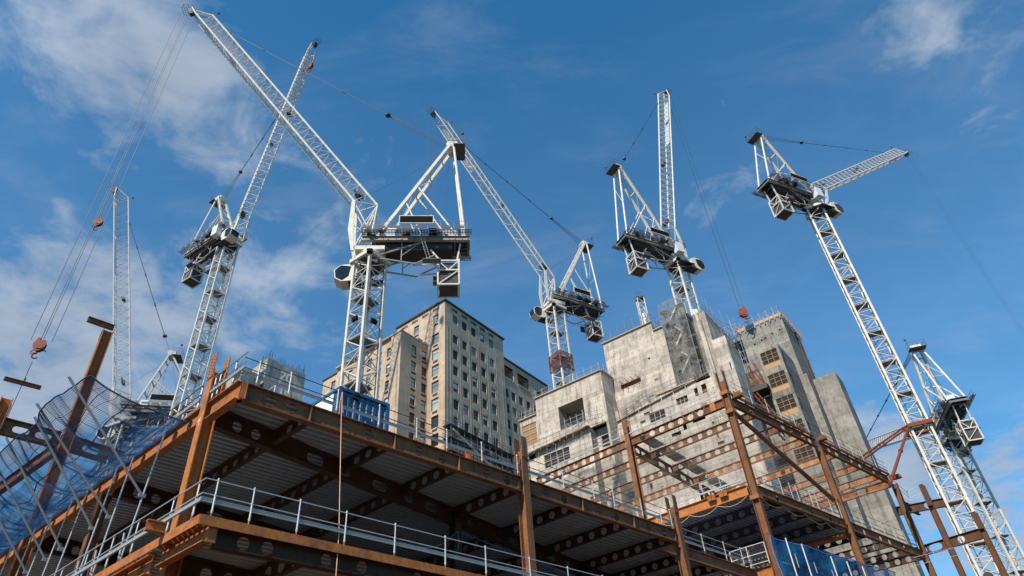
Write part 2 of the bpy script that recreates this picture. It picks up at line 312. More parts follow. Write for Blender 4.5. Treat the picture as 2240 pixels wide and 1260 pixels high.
# I-beam with optional web openings: A, B on the top centre line; holes = [(distance, radius, half extra length)]
def ibeam(mb, A, B, depth, width, holes=(), tf=0.03, tw=0.018):
    A = Vector(A); B = Vector(B); d = (B - A); L = d.length; d /= L; side = d.cross(UP).normalized(); up = side.cross(d)
    mb.obox((A + B) / 2 - up * tf / 2, d * (L / 2), side * (width / 2), up * (tf / 2))
    mb.obox((A + B) / 2 - up * (depth - tf / 2), d * (L / 2), side * (width / 2), up * (tf / 2))
    h = (depth - 2 * tf) / 2; zc = -depth / 2
    def P(x, z, y): return A + d * x + up * (zc + z) + side * y
    x0 = 0.0
    def plate(xa, xb):
        if xb - xa > 1e-4: mb.obox((P(xa, 0, 0) + P(xb, 0, 0)) / 2, d * ((xb - xa) / 2), side * (tw / 2), up * h)
    for (c, r, e) in sorted(holes):
        w = r + e + 0.06; xa, xb = c - w, c + w
        if xa < x0 - 1e-6 or xb > L: continue
        plate(x0, xa)
        ang = [2 * math.pi * i / 16 for i in range(16)]
        inner = [(c + (e if math.cos(a) > 1e-9 else (-e if math.cos(a) < -1e-9 else 0)) + r * math.cos(a), r * math.sin(a)) for a in ang]
        outer = []
        for a in ang:
            ca, sa = math.cos(a), math.sin(a); k = min(w / abs(ca) if abs(ca) > 1e-9 else 1e9, h / abs(sa) if abs(sa) > 1e-9 else 1e9); outer.append((c + ca * k, sa * k))
        # pull the nearest samples onto the corners
        for sx in (-1, 1):
            for sz in (-1, 1):
                cx, cz = c + sx * w, sz * h; i = min(range(16), key=lambda i: (outer[i][0] - cx) ** 2 + (outer[i][1] - cz) ** 2); outer[i] = (cx, cz)
        vs = []
        for y in (-tw / 2, tw / 2):
            vs += [P(x, z, y) for x, z in inner] + [P(x, z, y) for x, z in outer]
        fs = []
        for i in range(16):
            j = (i + 1) % 16
            fs += [(i, j, 16 + j, 16 + i), (32 + j, 32 + i, 48 + i, 48 + j), (j, i, 32 + i, 32 + j)]
        mb.add(vs, fs); x0 = xb
    plate(x0, L)
    return mb
def hcolumn(mb, p, z0, z1, n_az, w=0.42, dpt=0.42, tf=0.035, tw=0.025):   # flanges face n_az
    n = V3((*compass(n_az), 0)); t = n.cross(UP); c = Vector((p[0], p[1], (z0 + z1) / 2)); hz = UP * ((z1 - z0) / 2)
    for sgn in (-1, 1): mb.obox(c + n * sgn * (dpt / 2 - tf / 2), n * (tf / 2), t * (w / 2), hz)
    mb.obox(c, n * (dpt / 2 - tf), t * (tw / 2), hz); return mb
def splice(col, p, z0, z1, n_az, w=0.42, dpt=0.42, mat='brown'):
    n = V3((*compass(n_az), 0)); t = n.cross(UP)
    for sgn in (-1, 1):
        m = MB(); c = Vector((p[0], p[1], (z0 + z1) / 2)) + n * sgn * (dpt / 2 + 0.017); m.obox(c, n * 0.015, t * (w / 2 - 0.01), UP * ((z1 - z0) / 2)); m.build('splice_plate', mat, col)
        b = MB()
        for a in (-0.3, 0.3):
            for k in range(int((z1 - z0) / 0.13)): q = c + t * (w * a) + UP * (-(z1 - z0) / 2 + 0.08 + 0.13 * k); b.tube(q + n * sgn * 0.014, q + n * sgn * 0.05, 0.022, 6)
        b.build('bolts', 'steelgrey', col, kind='stuff')

# ------------------------------------------------------------------ ground
g = MB(); g.add([(-3000, -3000, 0), (3000, -3000, 0), (3000, 3000, 0), (-3000, 3000, 0)], [(0, 1, 2, 3)])
g.build('ground', 'ground', None, kind='structure')

# ================================================================== STEEL FRAMES
ZL, ZU, ZV, ZW = 9.0, 14.0, 19.0, 25.7
FRONT_AZ = -50.3 + 180      # outward normal of the front face
LEFT_AZ = 43.2 + 180        # outward normal of the left face
def pv(u): return 2.06 + u * 0.186         # line of the first inner primary beam
def front_v(u): return -0.1 if u < 34 else -0.3 - 0.047 * (u - 35)   # front line of the tall block drifts outwards
def deck_sheet(parent, u0, u1, v0, v1, z, vline=None, pitch=0.32):
    """trapezoid ribbed metal deck, ribs along u; v0/v1 may be functions of u"""
    f0 = v0 if callable(v0) else (lambda u: v0); f1 = v1 if callable(v1) else (lambda u: v1)
    m = MB(); va = min(f0(u0), f0(u1)); vb = max(f1(u0), f1(u1)); n = max(1, int((vb - va) / pitch)); prof = []
    for i in range(n):
        a = va + (vb - va) * i / n; p = (vb - va) / n
        prof += [(a, 0.0), (a + p * 0.46, 0.0), (a + p * 0.52, 0.135), (a + p * 0.94, 0.135)]
    prof.append((vb, 0.0))
    vs = []
    for u in (u0, u1):
        for (v, dz) in prof: vs.append(G(u, min(max(v, f0(u)), f1(u)), z + dz))
    k = len(prof); m.add(vs, [(i, i + 1, k + i + 1, k + i) for i in range(k - 1)])
    m.build('deck_sheet', 'deck', parent)
def slab(parent, pts, z, th=0.13, name='floor_slab'):
    m = MB(); m.prism([G(u, v, z) for u, v in pts], (0, 0, th)); m.build(name, 'slab', parent)
def beam(parent, a, b, depth, width, mat='rust', holes=(), name='beam', label=None, **k):
    m = MB(); ibeam(m, a, b, depth, width, holes, **k); o = m.build(name, mat, parent)
    if label: o['label'] = label
    return o
def hole_row(L, start, pitch, r, end=0.6, e=0): return [(x, r, e) for x in np.arange(start, L - end, pitch)]

# ---- front block: two decks
FB = thing('steel_frame', 'low rusty steel frame block with two ribbed metal decks, nearest in the scene', 'steel frame', G(0, 0, 0))
US = [2.72, 6.12, 9.5, 13.1, 16.95, 20.85, 24.75]
# upper deck
wpos = [1.12, 1.90, 3.95, 5.08, 7.37, 8.55, 10.92, 12.12]
beam(FB, G(0.02, 0.06, ZU), G(12.98, 0.06, ZU), 0.67, 0.26, 'brown', [(x, 0.2, 0) for x in wpos], 'edge_beam')
beam(FB, G(13.2, 0.06, ZU), G(24.5, 0.06, ZU), 0.67, 0.26, 'brown', [(x - 13.2, 0.2, 0) for x in (14.55, 15.78, 18.31, 19.57, 22.18, 23.5)], 'edge_beam')
for x0, xs in ((0, (2.6, 6.2, 9.4)), (0, (17.0, 20.9))):     # web stiffener plates
    m = MB()
    for x in xs:
        c = G(x, 0.06, ZU - 0.335); m.obox(c, V3((*GU, 0)) * 0.012, V3((*GV, 0)) * 0.12, UP * 0.3)
    m.build('stiffener', 'brown', FB)
beam(FB, G(0.0, -0.02, ZU), G(0.0, 1.85, ZU), 0.67, 0.30, 'rust', (), 'edge_beam')
m = MB(); m.obox(G(0.1, -0.085, ZU - 0.335), V3((*GU, 0)) * 0.10, V3((*GV, 0)) * 0.012, UP * 0.3); m.obox(G(0.16, -0.05, ZU - 0.335), V3((*GU, 0)) * 0.012, V3((*GV, 0)) * 0.08, UP * 0.3); m.build('end_plate', 'rust', FB)
hl = [3.24, 4.3, 6.75, 7.9, 8.3 + .7, 10.6, 11.9, 12.5 + .4, 15.2, 16.4, 19.6, 20.8]
beam(FB, G(-0.02, 2.45, ZU), G(-0.02, 18.0, ZU), 0.67, 0.30, 'rust', [(x - 2.45, 0.2, 0) for x in hl if x < 17.5], 'edge_beam')
beam(FB, G(-0.02, 18.5, ZU), G(-0.02, 27.0, ZU), 0.67, 0.30, 'rust', hole_row(8.5, 1.2, 1.2, .2), 'edge_beam')
for z in (ZU, ZL):
    dz = 0 if z == ZU else 0.02; zb = z - dz; matp = 'shaderust'
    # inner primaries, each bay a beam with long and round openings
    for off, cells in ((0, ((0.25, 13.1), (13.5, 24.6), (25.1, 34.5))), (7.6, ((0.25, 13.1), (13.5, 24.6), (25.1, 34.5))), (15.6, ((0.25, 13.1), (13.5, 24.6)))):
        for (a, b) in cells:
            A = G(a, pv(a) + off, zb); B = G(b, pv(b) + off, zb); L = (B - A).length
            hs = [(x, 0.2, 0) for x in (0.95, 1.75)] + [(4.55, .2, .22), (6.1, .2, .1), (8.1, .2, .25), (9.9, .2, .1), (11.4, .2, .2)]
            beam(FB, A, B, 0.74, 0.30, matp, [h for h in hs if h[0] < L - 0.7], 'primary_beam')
    # secondaries
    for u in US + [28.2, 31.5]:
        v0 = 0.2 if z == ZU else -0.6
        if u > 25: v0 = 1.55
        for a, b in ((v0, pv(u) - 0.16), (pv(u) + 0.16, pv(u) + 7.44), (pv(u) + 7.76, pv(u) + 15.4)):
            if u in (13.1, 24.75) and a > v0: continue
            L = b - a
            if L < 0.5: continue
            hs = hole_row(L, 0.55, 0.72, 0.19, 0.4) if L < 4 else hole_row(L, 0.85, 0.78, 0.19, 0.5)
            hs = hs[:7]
            beam(FB, G(u, a, zb - 0.03), G(u, b, zb - 0.03), 0.52, 0.2, 'shaderust', hs, 'secondary_beam')
    # ribbed deck, one sheet run per bay
    us = [0.08 if z == ZU else -0.62] + US + ([28.2, 31.5, 34.6])
    for a, b in zip(us[:-1], us[1:]):
        f = 0.1 if z == ZU else -0.85
        if a >= 24.7: f = 1.45
        deck_sheet(FB, a, b, f, 26.0, z + 0.006)
slab(FB, [(0.7, 0.8), (24.75, 0.8), (24.75, 2.2), (34.6, 2.2), (34.6, 26.0), (0.7, 26.0)], ZU + 0.12, .08)
slab(FB, [(0.0, -0.2), (24.75, -0.2), (24.75, 2.0), (34.6, 2.0), (34.6, 26.0), (0.0, 26.0)], ZL + 0.12, 0.05)
# lower deck: edge fascia, inset beams
beam(FB, G(-0.15, -0.66, ZL - 0.06), G(12.8, -0.66, ZL - 0.06), 0.56, 0.28, 'shaderust', [(x + .15, 0.19, 0) for x in (0.72, 1.46, 3.40, 4.7, 6.9, 8.1, 10.4, 11.6)], 'edge_beam')
beam(FB, G(-0.42, 2.4, ZL - 0.06), G(-0.42, 18.0, ZL - 0.06), 0.56, 0.28, 'rust', [(x - 2.4, .2, 0) for x in (3.0, 4.1, 6.6, 7.8, 10.3, 11.5)], 'edge_beam')
m = MB(); ibeam(m, G(-0.44, -0.93, ZL - 0.02), G(-0.44, 1.75, ZL - 0.02), 0.56, 0.26); m.obox(G(-0.34, -0.935, ZL - 0.31), V3((*GU, 0)) * 0.13, V3((*GV, 0)) * 0.012, UP * 0.27); m.build('edge_beam', 'rust', FB)
m = MB(); m.obox(G(0, 0, 0) * 0 + (G(-0.79, -1.02, ZL - 0.05) + G(13.0, -1.0, ZL - 0.05)) / 2, (G(13.0, -1, 0) - G(-0.79, -1.02, 0)) / 2, V3((*compass(FRONT_AZ), 0)) * 0.012, UP * 0.135); m.build('fascia', 'rust', FB)
m = MB(); m.obox((G(13.0, -1.0, ZL - 0.05) + G(26, -1.0, ZL - 0.05)) / 2, (G(26, -1, 0) - G(13.0, -1.0, 0)) / 2, V3((*compass(FRONT_AZ), 0)) * 0.012, UP * 0.135); m.build('fascia', 'rust', FB)
m = MB(); m.obox((G(-0.80, -1.0, ZL - 0.05) + G(-0.80, 22, ZL - 0.05)) / 2, (G(-.8, 22, 0) - G(-.8, -1.0, 0)) / 2, V3((*compass(LEFT_AZ), 0)) * 0.012, UP * 0.135); m.build('fascia', 'rust', FB)
m = MB()                                          # bent plate above the inset beam
for k in range(9): m.obox(G(-0.62, -0.7 + k * 0.28, ZL - 0.09), V3((*GU, 0)) * 0.16, V3((*GV, 0)) * 0.05, UP * 0.035)
m.build('packers', 'rust', FB, kind='stuff')
m = MB(); ibeam(m, G(-1.35, 1.05, ZL + 0.42), G(-0.75, 1.05, ZL + 0.42), 0.3, 0.2); m.build('bracket_stub', 'rust', FB)
# columns
def column(parent, u, v, z0, z1, az, mat='rust', sp=None, w=0.42, d=0.42, label=None):
    m = MB(); p = G(u, v, 0); hcolumn(m, p, z0, z1, az, w, d); c = m.build('column', mat, parent)
    if sp: splice(c, p, sp[0], sp[1], az, w, d, 'rust' if u < 1 else 'brown')
    return c
c1 = column(FB, 0.05, 2.15, 0, 15.35, LEFT_AZ, 'rust', (15.05, 16.05), 0.44, 0.44)
column(FB, 13.1, 0.02, 0, 15.3, FRONT_AZ, 'brown', (14.9, 15.9), 0.40, 0.42)
column(FB, 24.75, 0.0, 0, 15.3, FRONT_AZ, 'brown', (14.9, 15.9), 0.40, 0.42)
column(FB, 13.3, pv(13.3), 0, 15.3, FRONT_AZ, 'shaderust', (14.9, 15.7))
column(FB, 24.85, pv(24.85), 0, 15.3, FRONT_AZ, 'shaderust', (14.9, 15.7))
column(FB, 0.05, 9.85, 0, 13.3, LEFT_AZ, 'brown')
column(FB, 13.3, pv(13.3) + 7.6, 0, 13.3, FRONT_AZ, 'shaderust'); column(FB, 24.85, pv(24.85) + 7.6, 0, 13.3, FRONT_AZ, 'shaderust')
m = MB(); m.obox(G(0.75, 3.4, 15.6), V3((*GU, 0)) * .1, V3((*GV, 0)) * .22, UP * .5); m.build('splice_plate', 'oxide', FB)
# recessed beam behind the third column and the short link to the tall block
beam(FB, G(25.0, 1.42, ZU), G(35.3, 1.5, ZU), 0.67, 0.26, 'brown', (), 'edge_beam')
beam(FB, G(35.3, 1.3, ZU), G(35.2, 0.1, ZU), 0.67, 0.26, 'rust', (), 'edge_beam')
m = MB()                                          # chalk marks on the flange of the first column
cm = G(0.05, 2.15, 13.35) - V3((*GU, 0)) * .226; gv_ = V3((*GV, 0))
for (a0, b0, a1_, b1_) in ((-.07, .10, -.02, .10), (-.02, .10, -.02, 0), (-.02, 0, -.08, 0), (-.08, 0, -.08, .04), (.03, .12, .07, .10), (.07, .10, .03, .02), (.03, .02, .08, 0), (.0, -.08, .05, -.13), (.05, -.13, .02, -.2)): m.bar(cm - gv_ * a0 + UP * b0, cm - gv_ * a1_ + UP * b1_, .006, .016)
m.build('chalk_mark', 'whitepaint', c1)
for (u_, z_) in ((12.84, ZU), (13.36, ZU), (24.5, ZU), (0.3, ZU)):   # bolted end plates of the edge beams
    m = MB(); m.obox(G(u_, 0.045, z_ - .335), V3((*GU, 0)) * .085, V3((*GV, 0)) * .015, UP * .24); pl_ = m.build('fin_plate', 'brown', FB); m = MB()
    for k in range(5):
        for e in (-.04, .04): q_ = G(u_ + e, .03, z_ - .16 - .088 * k); m.tube(q_, q_ - V3((*GV, 0)) * .05, .016, 6)
    m.build('bolts', 'steelgrey', pl_, kind='stuff')
# ---- tall block on the right: three levels, open top
TB = thing('steel_frame', 'tall brown steel frame block, open topped, in front of the concrete cores', 'steel frame', G(35, -0.2, 0))
fv = front_v
def TBcol(u, v, z1, sp, mat='brown', az=FRONT_AZ, w=.42, d=.5): return column(TB, u, v, 0, z1, az, mat, sp, w, d)
TBcol(35.05, -0.15, 27.1, (26.4, 27.9), 'brown'); TBcol(47.5, fv(47.5), 25.1, None, 'brown'); TBcol(61.4, fv(61.4), 25.2, None, 'brown')
TBcol(35.15, 8.6, 26.4, (26.2, 27.4), 'brown', LEFT_AZ); TBcol(47.6, 10.1, 25.0, None); TBcol(61.4, 10.6, 25.0, None); TBcol(35.15, 18.3, 25.0, None, 'brown', LEFT_AZ)
m = MB(); 
for z in (24.55, 26.05, 18.2): m.obox(G(35.05, -0.15, z), V3((*GU, 0)) * .27, V3((*GV, 0)) * .31, UP * .14)
m.build('column_collar', 'rust', TB)
# level W, left edge with a row of round openings
hw = [2.11, 2.96, 3.81, 4.67, 5.49, 6.38, 7.24]
beam(TB, G(35.0, 0.15, ZW), G(35.0, 8.3, ZW), 0.66, 0.28, 'brown', [(x - 0.15, 0.25, 0) for x in hw], 'edge_beam')
beam(TB, G(35.0, 8.9, ZW), G(35.0, 18.2, ZW), 0.66, 0.28, 'brown', hole_row(9.3, 0.75, 0.86, 0.25), 'edge_beam')
m = MB(); m.obox(G(34.93, 1.0, ZW - 0.32), V3((*GU, 0)) * .06, V3((*GV, 0)) * .2, UP * .31); m.build('web_plate', 'rust', TB)
rows = []
for u in (38.4, 42.1, 45.9): rows.append((u, fv(u) + .2, pv(u - 1) - 0.1 if False else 8.75 + (u - 35) * .115, 18.2))
for u in (50.6, 54.9, 58.6): rows.append((u, fv(u) + .2, 8.75 + (u - 35) * .115, 10.6))
for (u, a, b, c) in rows:
    beam(TB, G(u, a, ZW - .03), G(u, b - .2, ZW - .03), 0.6, 0.24, 'brown' if u < 45 else 'rust', hole_row(b - a - .2, 1.1, 0.88, 0.24, .6), 'secondary_beam')
    if c > b + 1.5: beam(TB, G(u, b + .2, ZW - .03), G(u, c, ZW - .03), 0.6, 0.24, 'brown' if u < 45 else 'rust', hole_row(c - b - .2, .9, 0.88, 0.24, .6), 'secondary_beam')
beam(TB, G(61.2, fv(61.2) + .2, ZW - .03), G(61.2, 10.4, ZW - .03), 0.7, 0.3, 'rust', [(2.8, .25, .2)], 'edge_beam')
pw = lambda u: 8.75 + (u - 35) * 0.115
beam(TB, G(35.3, pw(35.3), ZW), G(47.3, pw(47.3), ZW), 0.78, 0.32, 'brown', [(1.3, .22, .1), (2.2, .22, .1), (5.2, .22, .3), (6.6, .22, .1), (9, .22, .3), (10.4, .22, .1)], 'primary_beam')
beam(TB, G(47.9, pw(47.9), ZW), G(61.0, pw(61), ZW), 0.78, 0.32, 'brown', [(1.3, .22, .1), (2.2, .22, .1), (5.2, .22, .3), (9, .22, .3)], 'primary_beam')
for (u0, u1) in ((35.4, 38.2), (38.6, 41.9), (42.3, 45.7), (47.0, 50.4), (50.8, 54.7)):
    deck_sheet(TB, u0, u1, lambda u: pw(u) - 1.75, lambda u: pw(u) - .75, ZW + .01, pitch=.2)
# level W, front edge
for (a, b, hs) in ((35.4, 47.2, (37.9, 39.6, 42.2, 43.5, 45.3, 46.3)), (47.8, 61.1, (49.4, 50.7, 53.4, 54.8, 57.6, 59.0))):
    A = G(a, fv(a), ZW); B = G(b, fv(b), ZW); beam(TB, A, B, 0.68, 0.28, 'brown', [(x - a, 0.22, 0.05) for x in hs if x - a > .5], 'edge_beam')
    m = MB(); m.bar(G(a + .1, fv(a) - .05, ZW + .36), G(b - .1, fv(b) - .05, ZW + .36), .12, .2); m.build('edge_channel', 'oxide', TB)
    m = MB()
    for k in range(9): u = a + .6 + k * (b - a - 1) / 8; m.obox(G(u, fv(u), ZW + .13), V3((*GU, 0)) * .06, V3((*GV, 0)) * .06, UP * .13)
    m.build('edge_cleats', 'oxide', TB, kind='stuff')
for u in (35.35, 47.55, 61.5):
    m = MB(); c = G(u + .25, fv(u) - .35, ZW + .1)
    m.obox(c + UP * .16, V3((*GU, 0)) * .02, V3((*GV, 0)) * .35, UP * .16); m.obox(c + V3((*GU, 0)) * .4 + UP * .16, V3((*GU, 0)) * .02, V3((*GV, 0)) * .35, UP * .16); m.obox(c + V3((*GU, 0)) * .2, V3((*GU, 0)) * .22, V3((*GV, 0)) * .35, UP * .03); m.build('column_cap', 'brown', TB)
m = MB(); m.tube(G(35.5, -.1, 24.75), G(47.0, -.75, 20.6), 0.17, 10); o = m.build('tube_brace', 'brown', TB)
# level V
beam(TB, G(34.85, .2, ZV + .1), G(34.85, 18, ZV + .1), 0.7, 0.3, 'rust', (), 'edge_beam')
for v in (1.85, 2.75):
    m = MB(); m.obox(G(34.66, v, ZV - .02), V3((*GU, 0)) * .02, V3((*GV, 0)) * .3, UP * .2); m.obox(G(34.62, v, ZV - .2), V3((*GU, 0)) * .06, V3((*GV, 0)) * .27, UP * .02); m.obox(G(34.60, v, ZV - .02), V3((*GU, 0)) * .05, V3((*GV, 0)) * .05, UP * .17); m.build('bracket', 'rust', TB)
for (a, b, hs) in ((35.3, 47.2, (36.2, 37.6, 40.6, 42.2, 44.9, 46.1)), (47.8, 61.1, (48.9, 50.2, 53.0, 54.6, 57.4, 58.9))):
    A = G(a, fv(a), ZV); B = G(b, fv(b), ZV); beam(TB, A, B, 0.68, 0.28, 'brown', [(x - a, 0.2, 0) for x in hs], 'edge_beam')
for u in (38.4, 42.1, 45.9, 50.6, 54.9, 58.6, 61.2):
    for z in (ZV, ZU):
        beam(TB, G(u, fv(u) + .2, z - .03), G(u, 9.5, z - .03), 0.6, 0.24, 'shaderust', hole_row(9.3 - fv(u), 1.1, 0.95, 0.24, .6), 'secondary_beam')
for (u0, u1) in ((35.1, 38.4), (38.4, 42.1), (42.1, 45.9), (45.9, 50.6), (50.6, 54.9), (54.9, 58.6), (58.6, 61.2)):
    if u1 < 51: deck_sheet(TB, u0, u1, lambda u: fv(u) + .1, 16.0, ZV + .01)
    deck_sheet(TB, u0, u1, lambda u: fv(u) + .1, 12.0, ZU + .01)
slab(TB, [(35.6, .6), (50.6, .3), (50.6, 16), (35.6, 16)], ZV + .125, .06)
slab(TB, [(35.6, .6), (61.2, .0), (61.2, 12), (35.6, 12)], ZU + .125, .06)
for (a, b) in ((35.3, 47.2), (47.8, 61.1)): beam(TB, G(a, fv(a), ZU), G(b, fv(b), ZU), 0.68, 0.28, 'brown', (), 'edge_beam')
m = MB(); m.tube(G(47.4, fv(47.4) + .3, 18.0), G(46.9, 4.6, 18.0), .24, 12); m.build('tube_strut', 'rust', TB)
for u0 in (50.8, 53, 55.2, 57.4, 59.2):
    deck_sheet(TB, u0, u0 + 2.0, lambda u: 3.5, 9.5, ZV - .02)
# ---- framing behind the blue net
LB = thing('steel_frame', 'rusty column with beams standing behind the blue netting, beam plate on its top', 'steel frame', G(0, 18.4, 0))
column(LB, 0.03, 18.35, 0, 25.7, LEFT_AZ, 'rust', None, .46, .52)
m = MB(); ibeam(m, G(-1.15, 18.3, 26.15), G(0.25, 18.3, 26.15), .3, .22); m.build('lifting_beam', 'brown', LB)
beam(LB, G(-2.9, 18.35, 19.2), G(-.3, 18.35, 19.2), .8, .34, 'brown', [(0.9, .17, .2), (1.9, .17, .2)], 'beam')
beam(LB, G(.3, 18.45, 19.2), G(9.5, 19.6, 19.2), .8, .34, 'brown', [(1.0, .17, .25), (2.6, .17, .25), (4.5, .17, .25), (6.5, .17, .25)], 'beam')
beam(LB, G(-.1, 18.8, 19.0), G(-.7, 30, 19.0), .7, .3, 'brown', hole_row(11, 1.0, 1.3, .2), 'beam')
column(LB, -3.1, 18.35, 0, 20.2, LEFT_AZ, 'rust', (18.6, 19.9), .46, .5)
column(LB, 9.8, 19.7, 14.2, 19.8, LEFT_AZ, 'brown'); column(LB, -.75, 30, 0, 19.4, LEFT_AZ, 'brown')
beam(LB, G(-9, 18.3, 18.6), G(-3.4, 18.35, 18.6), .5, .26, 'rust', hole_row(5.6, .8, 1.1, .15), 'beam')
# ---- outlying columns at the right
RB = thing('steel_frame', 'outlying brown columns and linking beams beside the white mast at lower right', 'steel frame', G(66, -3, 0))
beam(RB, G(61.6, fv(61.4), 23.6), V3(at_z(2007, 1112, 23.3)), .66, .28, 'darkrust', (), 'beam')
cx1 = at_dist(2030, 1092, 72.0); cx2 = at_dist(2152, 1165, 72.5); cx0 = at_dist(2140, 1215, 66.0)
def gcol(p, z1, w, d, az, mat): m = MB(); hcolumn(m, p, 0, z1, az, w, d); return m.build('column', 'darkrust', RB)
ca = gcol(cx1, 23.4, .44, .46, FRONT_AZ, 'darkrust'); cb = gcol(cx2, 20.5, .44, .46, FRONT_AZ, 'darkrust')
for (c, q, z0, z1) in ((ca, cx1, 22.7, 24.7), (cb, cx2, 20.0, 21.5)): splice(c, q, z0, z1, LEFT_AZ, .42, .5, 'darkrust')
m = MB(); m.tube((cx0[0], cx0[1], 0), (cx0[0], cx0[1], 15.0), .32, 10); m.ball((cx0[0], cx0[1], 15.0), .36, 10, 6); m.build('tube_post', 'darkrust', RB)
beam(RB, V3(at_z(1958, 1110, 23.2)), V3(at_z(2062, 1090, 23.2)), .75, .3, 'darkrust', [(1.0, .28, 0), (2.6, .28, 0)], 'beam')
q1 = V3(at_z(2000, 1199, 20.2)); q2 = V3(at_z(2146, 1155, 20.2)); L = (q2 - q1).length
beam(RB, q1, q2, .85, .34, 'darkrust', [(L * f, .3, e) for f, e in ((.12, 0), (.30, .28), (.46, 0), (.68, 0), (.80, 0))], 'beam')

# ================================================================== GUARD RAILS
def guard_rail(label, posts, h=1.08, toe=True, mat='galv', railmat='galv', group='edge guard rails', extend=(0, 0), stub=True, toeside=None, r=.024, toez=(.33, .43)):
    """posts: base points along one edge"""
    t = thing('guard_rail', label, 'guard rail', posts[0], group)
    P = [Vector(p) for p in posts]
    for p in P:
        m = MB(); m.tube(p + UP * (.12 if stub else 0), p + UP * h, r, 7)
        m.tube(p + UP * .12, p + UP * (h * .56), r * 1.22, 7)
        for z in (h * .55, h * .95, .17): m.tube(p + UP * (z - .02), p + UP * (z + .02), r * 1.6, 6)
        o = m.build('post', mat, t)
        if stub: s = MB(); s.tube(p - UP * .02, p + UP * .14, r * 1.0, 7); s.build('post_stub', 'rust', t)
    a, b = P[0], P[-1]; line = P[:]
    d0 = (P[1] - P[0]).normalized(); d1 = (P[-1] - P[-2]).normalized(); line[0] = P[0] - d0 * extend[0]; line[-1] = P[-1] + d1 * extend[1]
    off = UP.cross(d0) * .04
    for z, nm in ((h * .95, 'top_rail'), (h * .57, 'mid_rail')):
        m = MB(); m.path([p + UP * z + off for p in line], r * .78, 6); m.build(nm, railmat, t)
    if toe:
        m = MB()
        for p, q in zip(line[:-1], line[1:]):
            d = (q - p).normalized(); s = UP.cross(d)
            for (z, hh, o) in ((toez[0] + (toez[1] - toez[0]) * .75, .19, .055), (toez[0] + (toez[1] - toez[0]) * .25, .19, .07)):
                H = (toez[1] - toez[0]) * hh * .95; c = (p + q) / 2 + UP * z + s * o; m.obox(c, (q - p) / 2, s * .006, UP * H)
            m.obox((p + q) / 2 + UP * toez[1] + s * .045, (q - p) / 2, s * .025, UP * .006); m.obox((p + q) / 2 + UP * toez[0] + s * .045, (q - p) / 2, s * .03, UP * .006); m.obox((p + q) / 2 + UP * (toez[0] + toez[1]) / 2 + s * .06, (q - p) / 2, s * .02, UP * .008)
        m.build('toe_board', mat, t)
    return t
pz = lambda us, v, z: [G(u, (v(u) if callable(v) else v), z) for u in us]
guard_rail('galvanised guard rail along the front edge of the upper deck, by the blue container', pz((.5, 1.68, 3.6, 5.44, 7.23, 8.77, 10.69, 12.8), 0.0, ZU + .02), 1.0, railmat='darktube', extend=(.55, .2))
guard_rail('galvanised guard rail on the upper deck front edge, between second and third rusty columns', pz((13.5, 15.75, 17.91, 19.46, 21.73, 23.38, 24.3), -.05, ZU + .02), 1.05, railmat='darktube', extend=(.1, .2))
guard_rail('short guard rail at the upper deck corner beside the bolted column top', [G(-.1, v, ZU + .02) for v in (.44, 1.47, 1.8)], 1.0, extend=(.75, .1), railmat='tube')
guard_rail('guard rail on the upper deck left edge, half hidden by the blue net', [G(-.12, v, ZU + .02) for v in (2.7, 3.8, 6.0, 8.2, 10.4, 12.6, 15, 17.4)], 1.0, railmat='darktube', extend=(.1, .1))
guard_rail('bright guard rail along the front edge of the lower deck', pz((-.5, .6, 2.1, 3.75, 5.65, 7.8, 9.7, 12.0, 14.2, 16.4), -1.0, ZL + .05), 1.12, extend=(0.33, 0), toez=(.42, .52))
guard_rail('bright guard rail on the left edge of the lower deck, behind the net poles', [G(-.8, v, ZL + .05) for v in (-.55, .94, 3.19, 4.92, 6.9, 9, 11.2)], 1.12, extend=(.42, .2), toez=(.42, .52))
guard_rail('guard rail on the recessed deck edge right of the third column', pz((25.2, 26.9, 29.6, 32.0, 34.0, 35.0), 1.35, ZU + .02), 1.15, extend=(.1, .1))
guard_rail('white guard rail on the top left edge of the tall frame', [G(34.95, v, ZW + .02) for v in (.6, 1.8, 4.6, 7.2, 8.2)], 1.2, railmat='galv', extend=(.2, .1))
guard_rail('white guard rail on the top left edge of the tall frame, beyond its middle column', [G(34.95, v, ZW + .02) for v in (9.4, 11.0, 13.2, 15.6, 17.8)], 1.2, extend=(.3, .3))
guard_rail('long guard rail along the top front edge of the tall frame', [G(u, fv(u) - .12, ZW + .3) for u in (36.1, 38.2, 40.4, 42.3, 44.4, 46.5, 49.0, 51.6, 54.0, 56.0, 58.5, 61.0)], 1.25, railmat='darktube', extend=(.3, .2))
guard_rail('guard rail above the orange beam on the left edge of the tall frame', [G(34.75, v, ZV + .12) for v in (.5, 1.9, 3.3, 4.6, 6.1)], 1.25, extend=(.2, .2))
guard_rail('guard rail on the middle level front edge, in front of the brown tube brace', [G(u, fv(u) - .05, ZV + .02) for u in (36.3, 38.6, 39.9, 40.8, 42.7, 43.5, 45.6, 47.0)], 1.3, railmat='darktube', extend=(.6, 0))
guard_rail('guard rail on the middle level front edge, between the two grey brown end columns', [G(u, fv(u) - .05, ZV + .02) for u in (48.3, 50.3, 52.0, 54.2, 56.3, 58.4, 60.6)], 1.3, railmat='darktube')
guard_rail('thin guard rail on the outlying beam left of the forked column top', [V3(at_z(x, y, 23.4)) for x, y in ((1955, 1072), (1975, 1086), (1998, 1106))], 1.3, toe=False)
guard_rail('guard rail at the lower right between outlying columns', [V3(at_z(x, y, 16.5)) for x, y in ((2010, 1262), (2060, 1250), (2148, 1230))], 1.6, toe=False, stub=False)
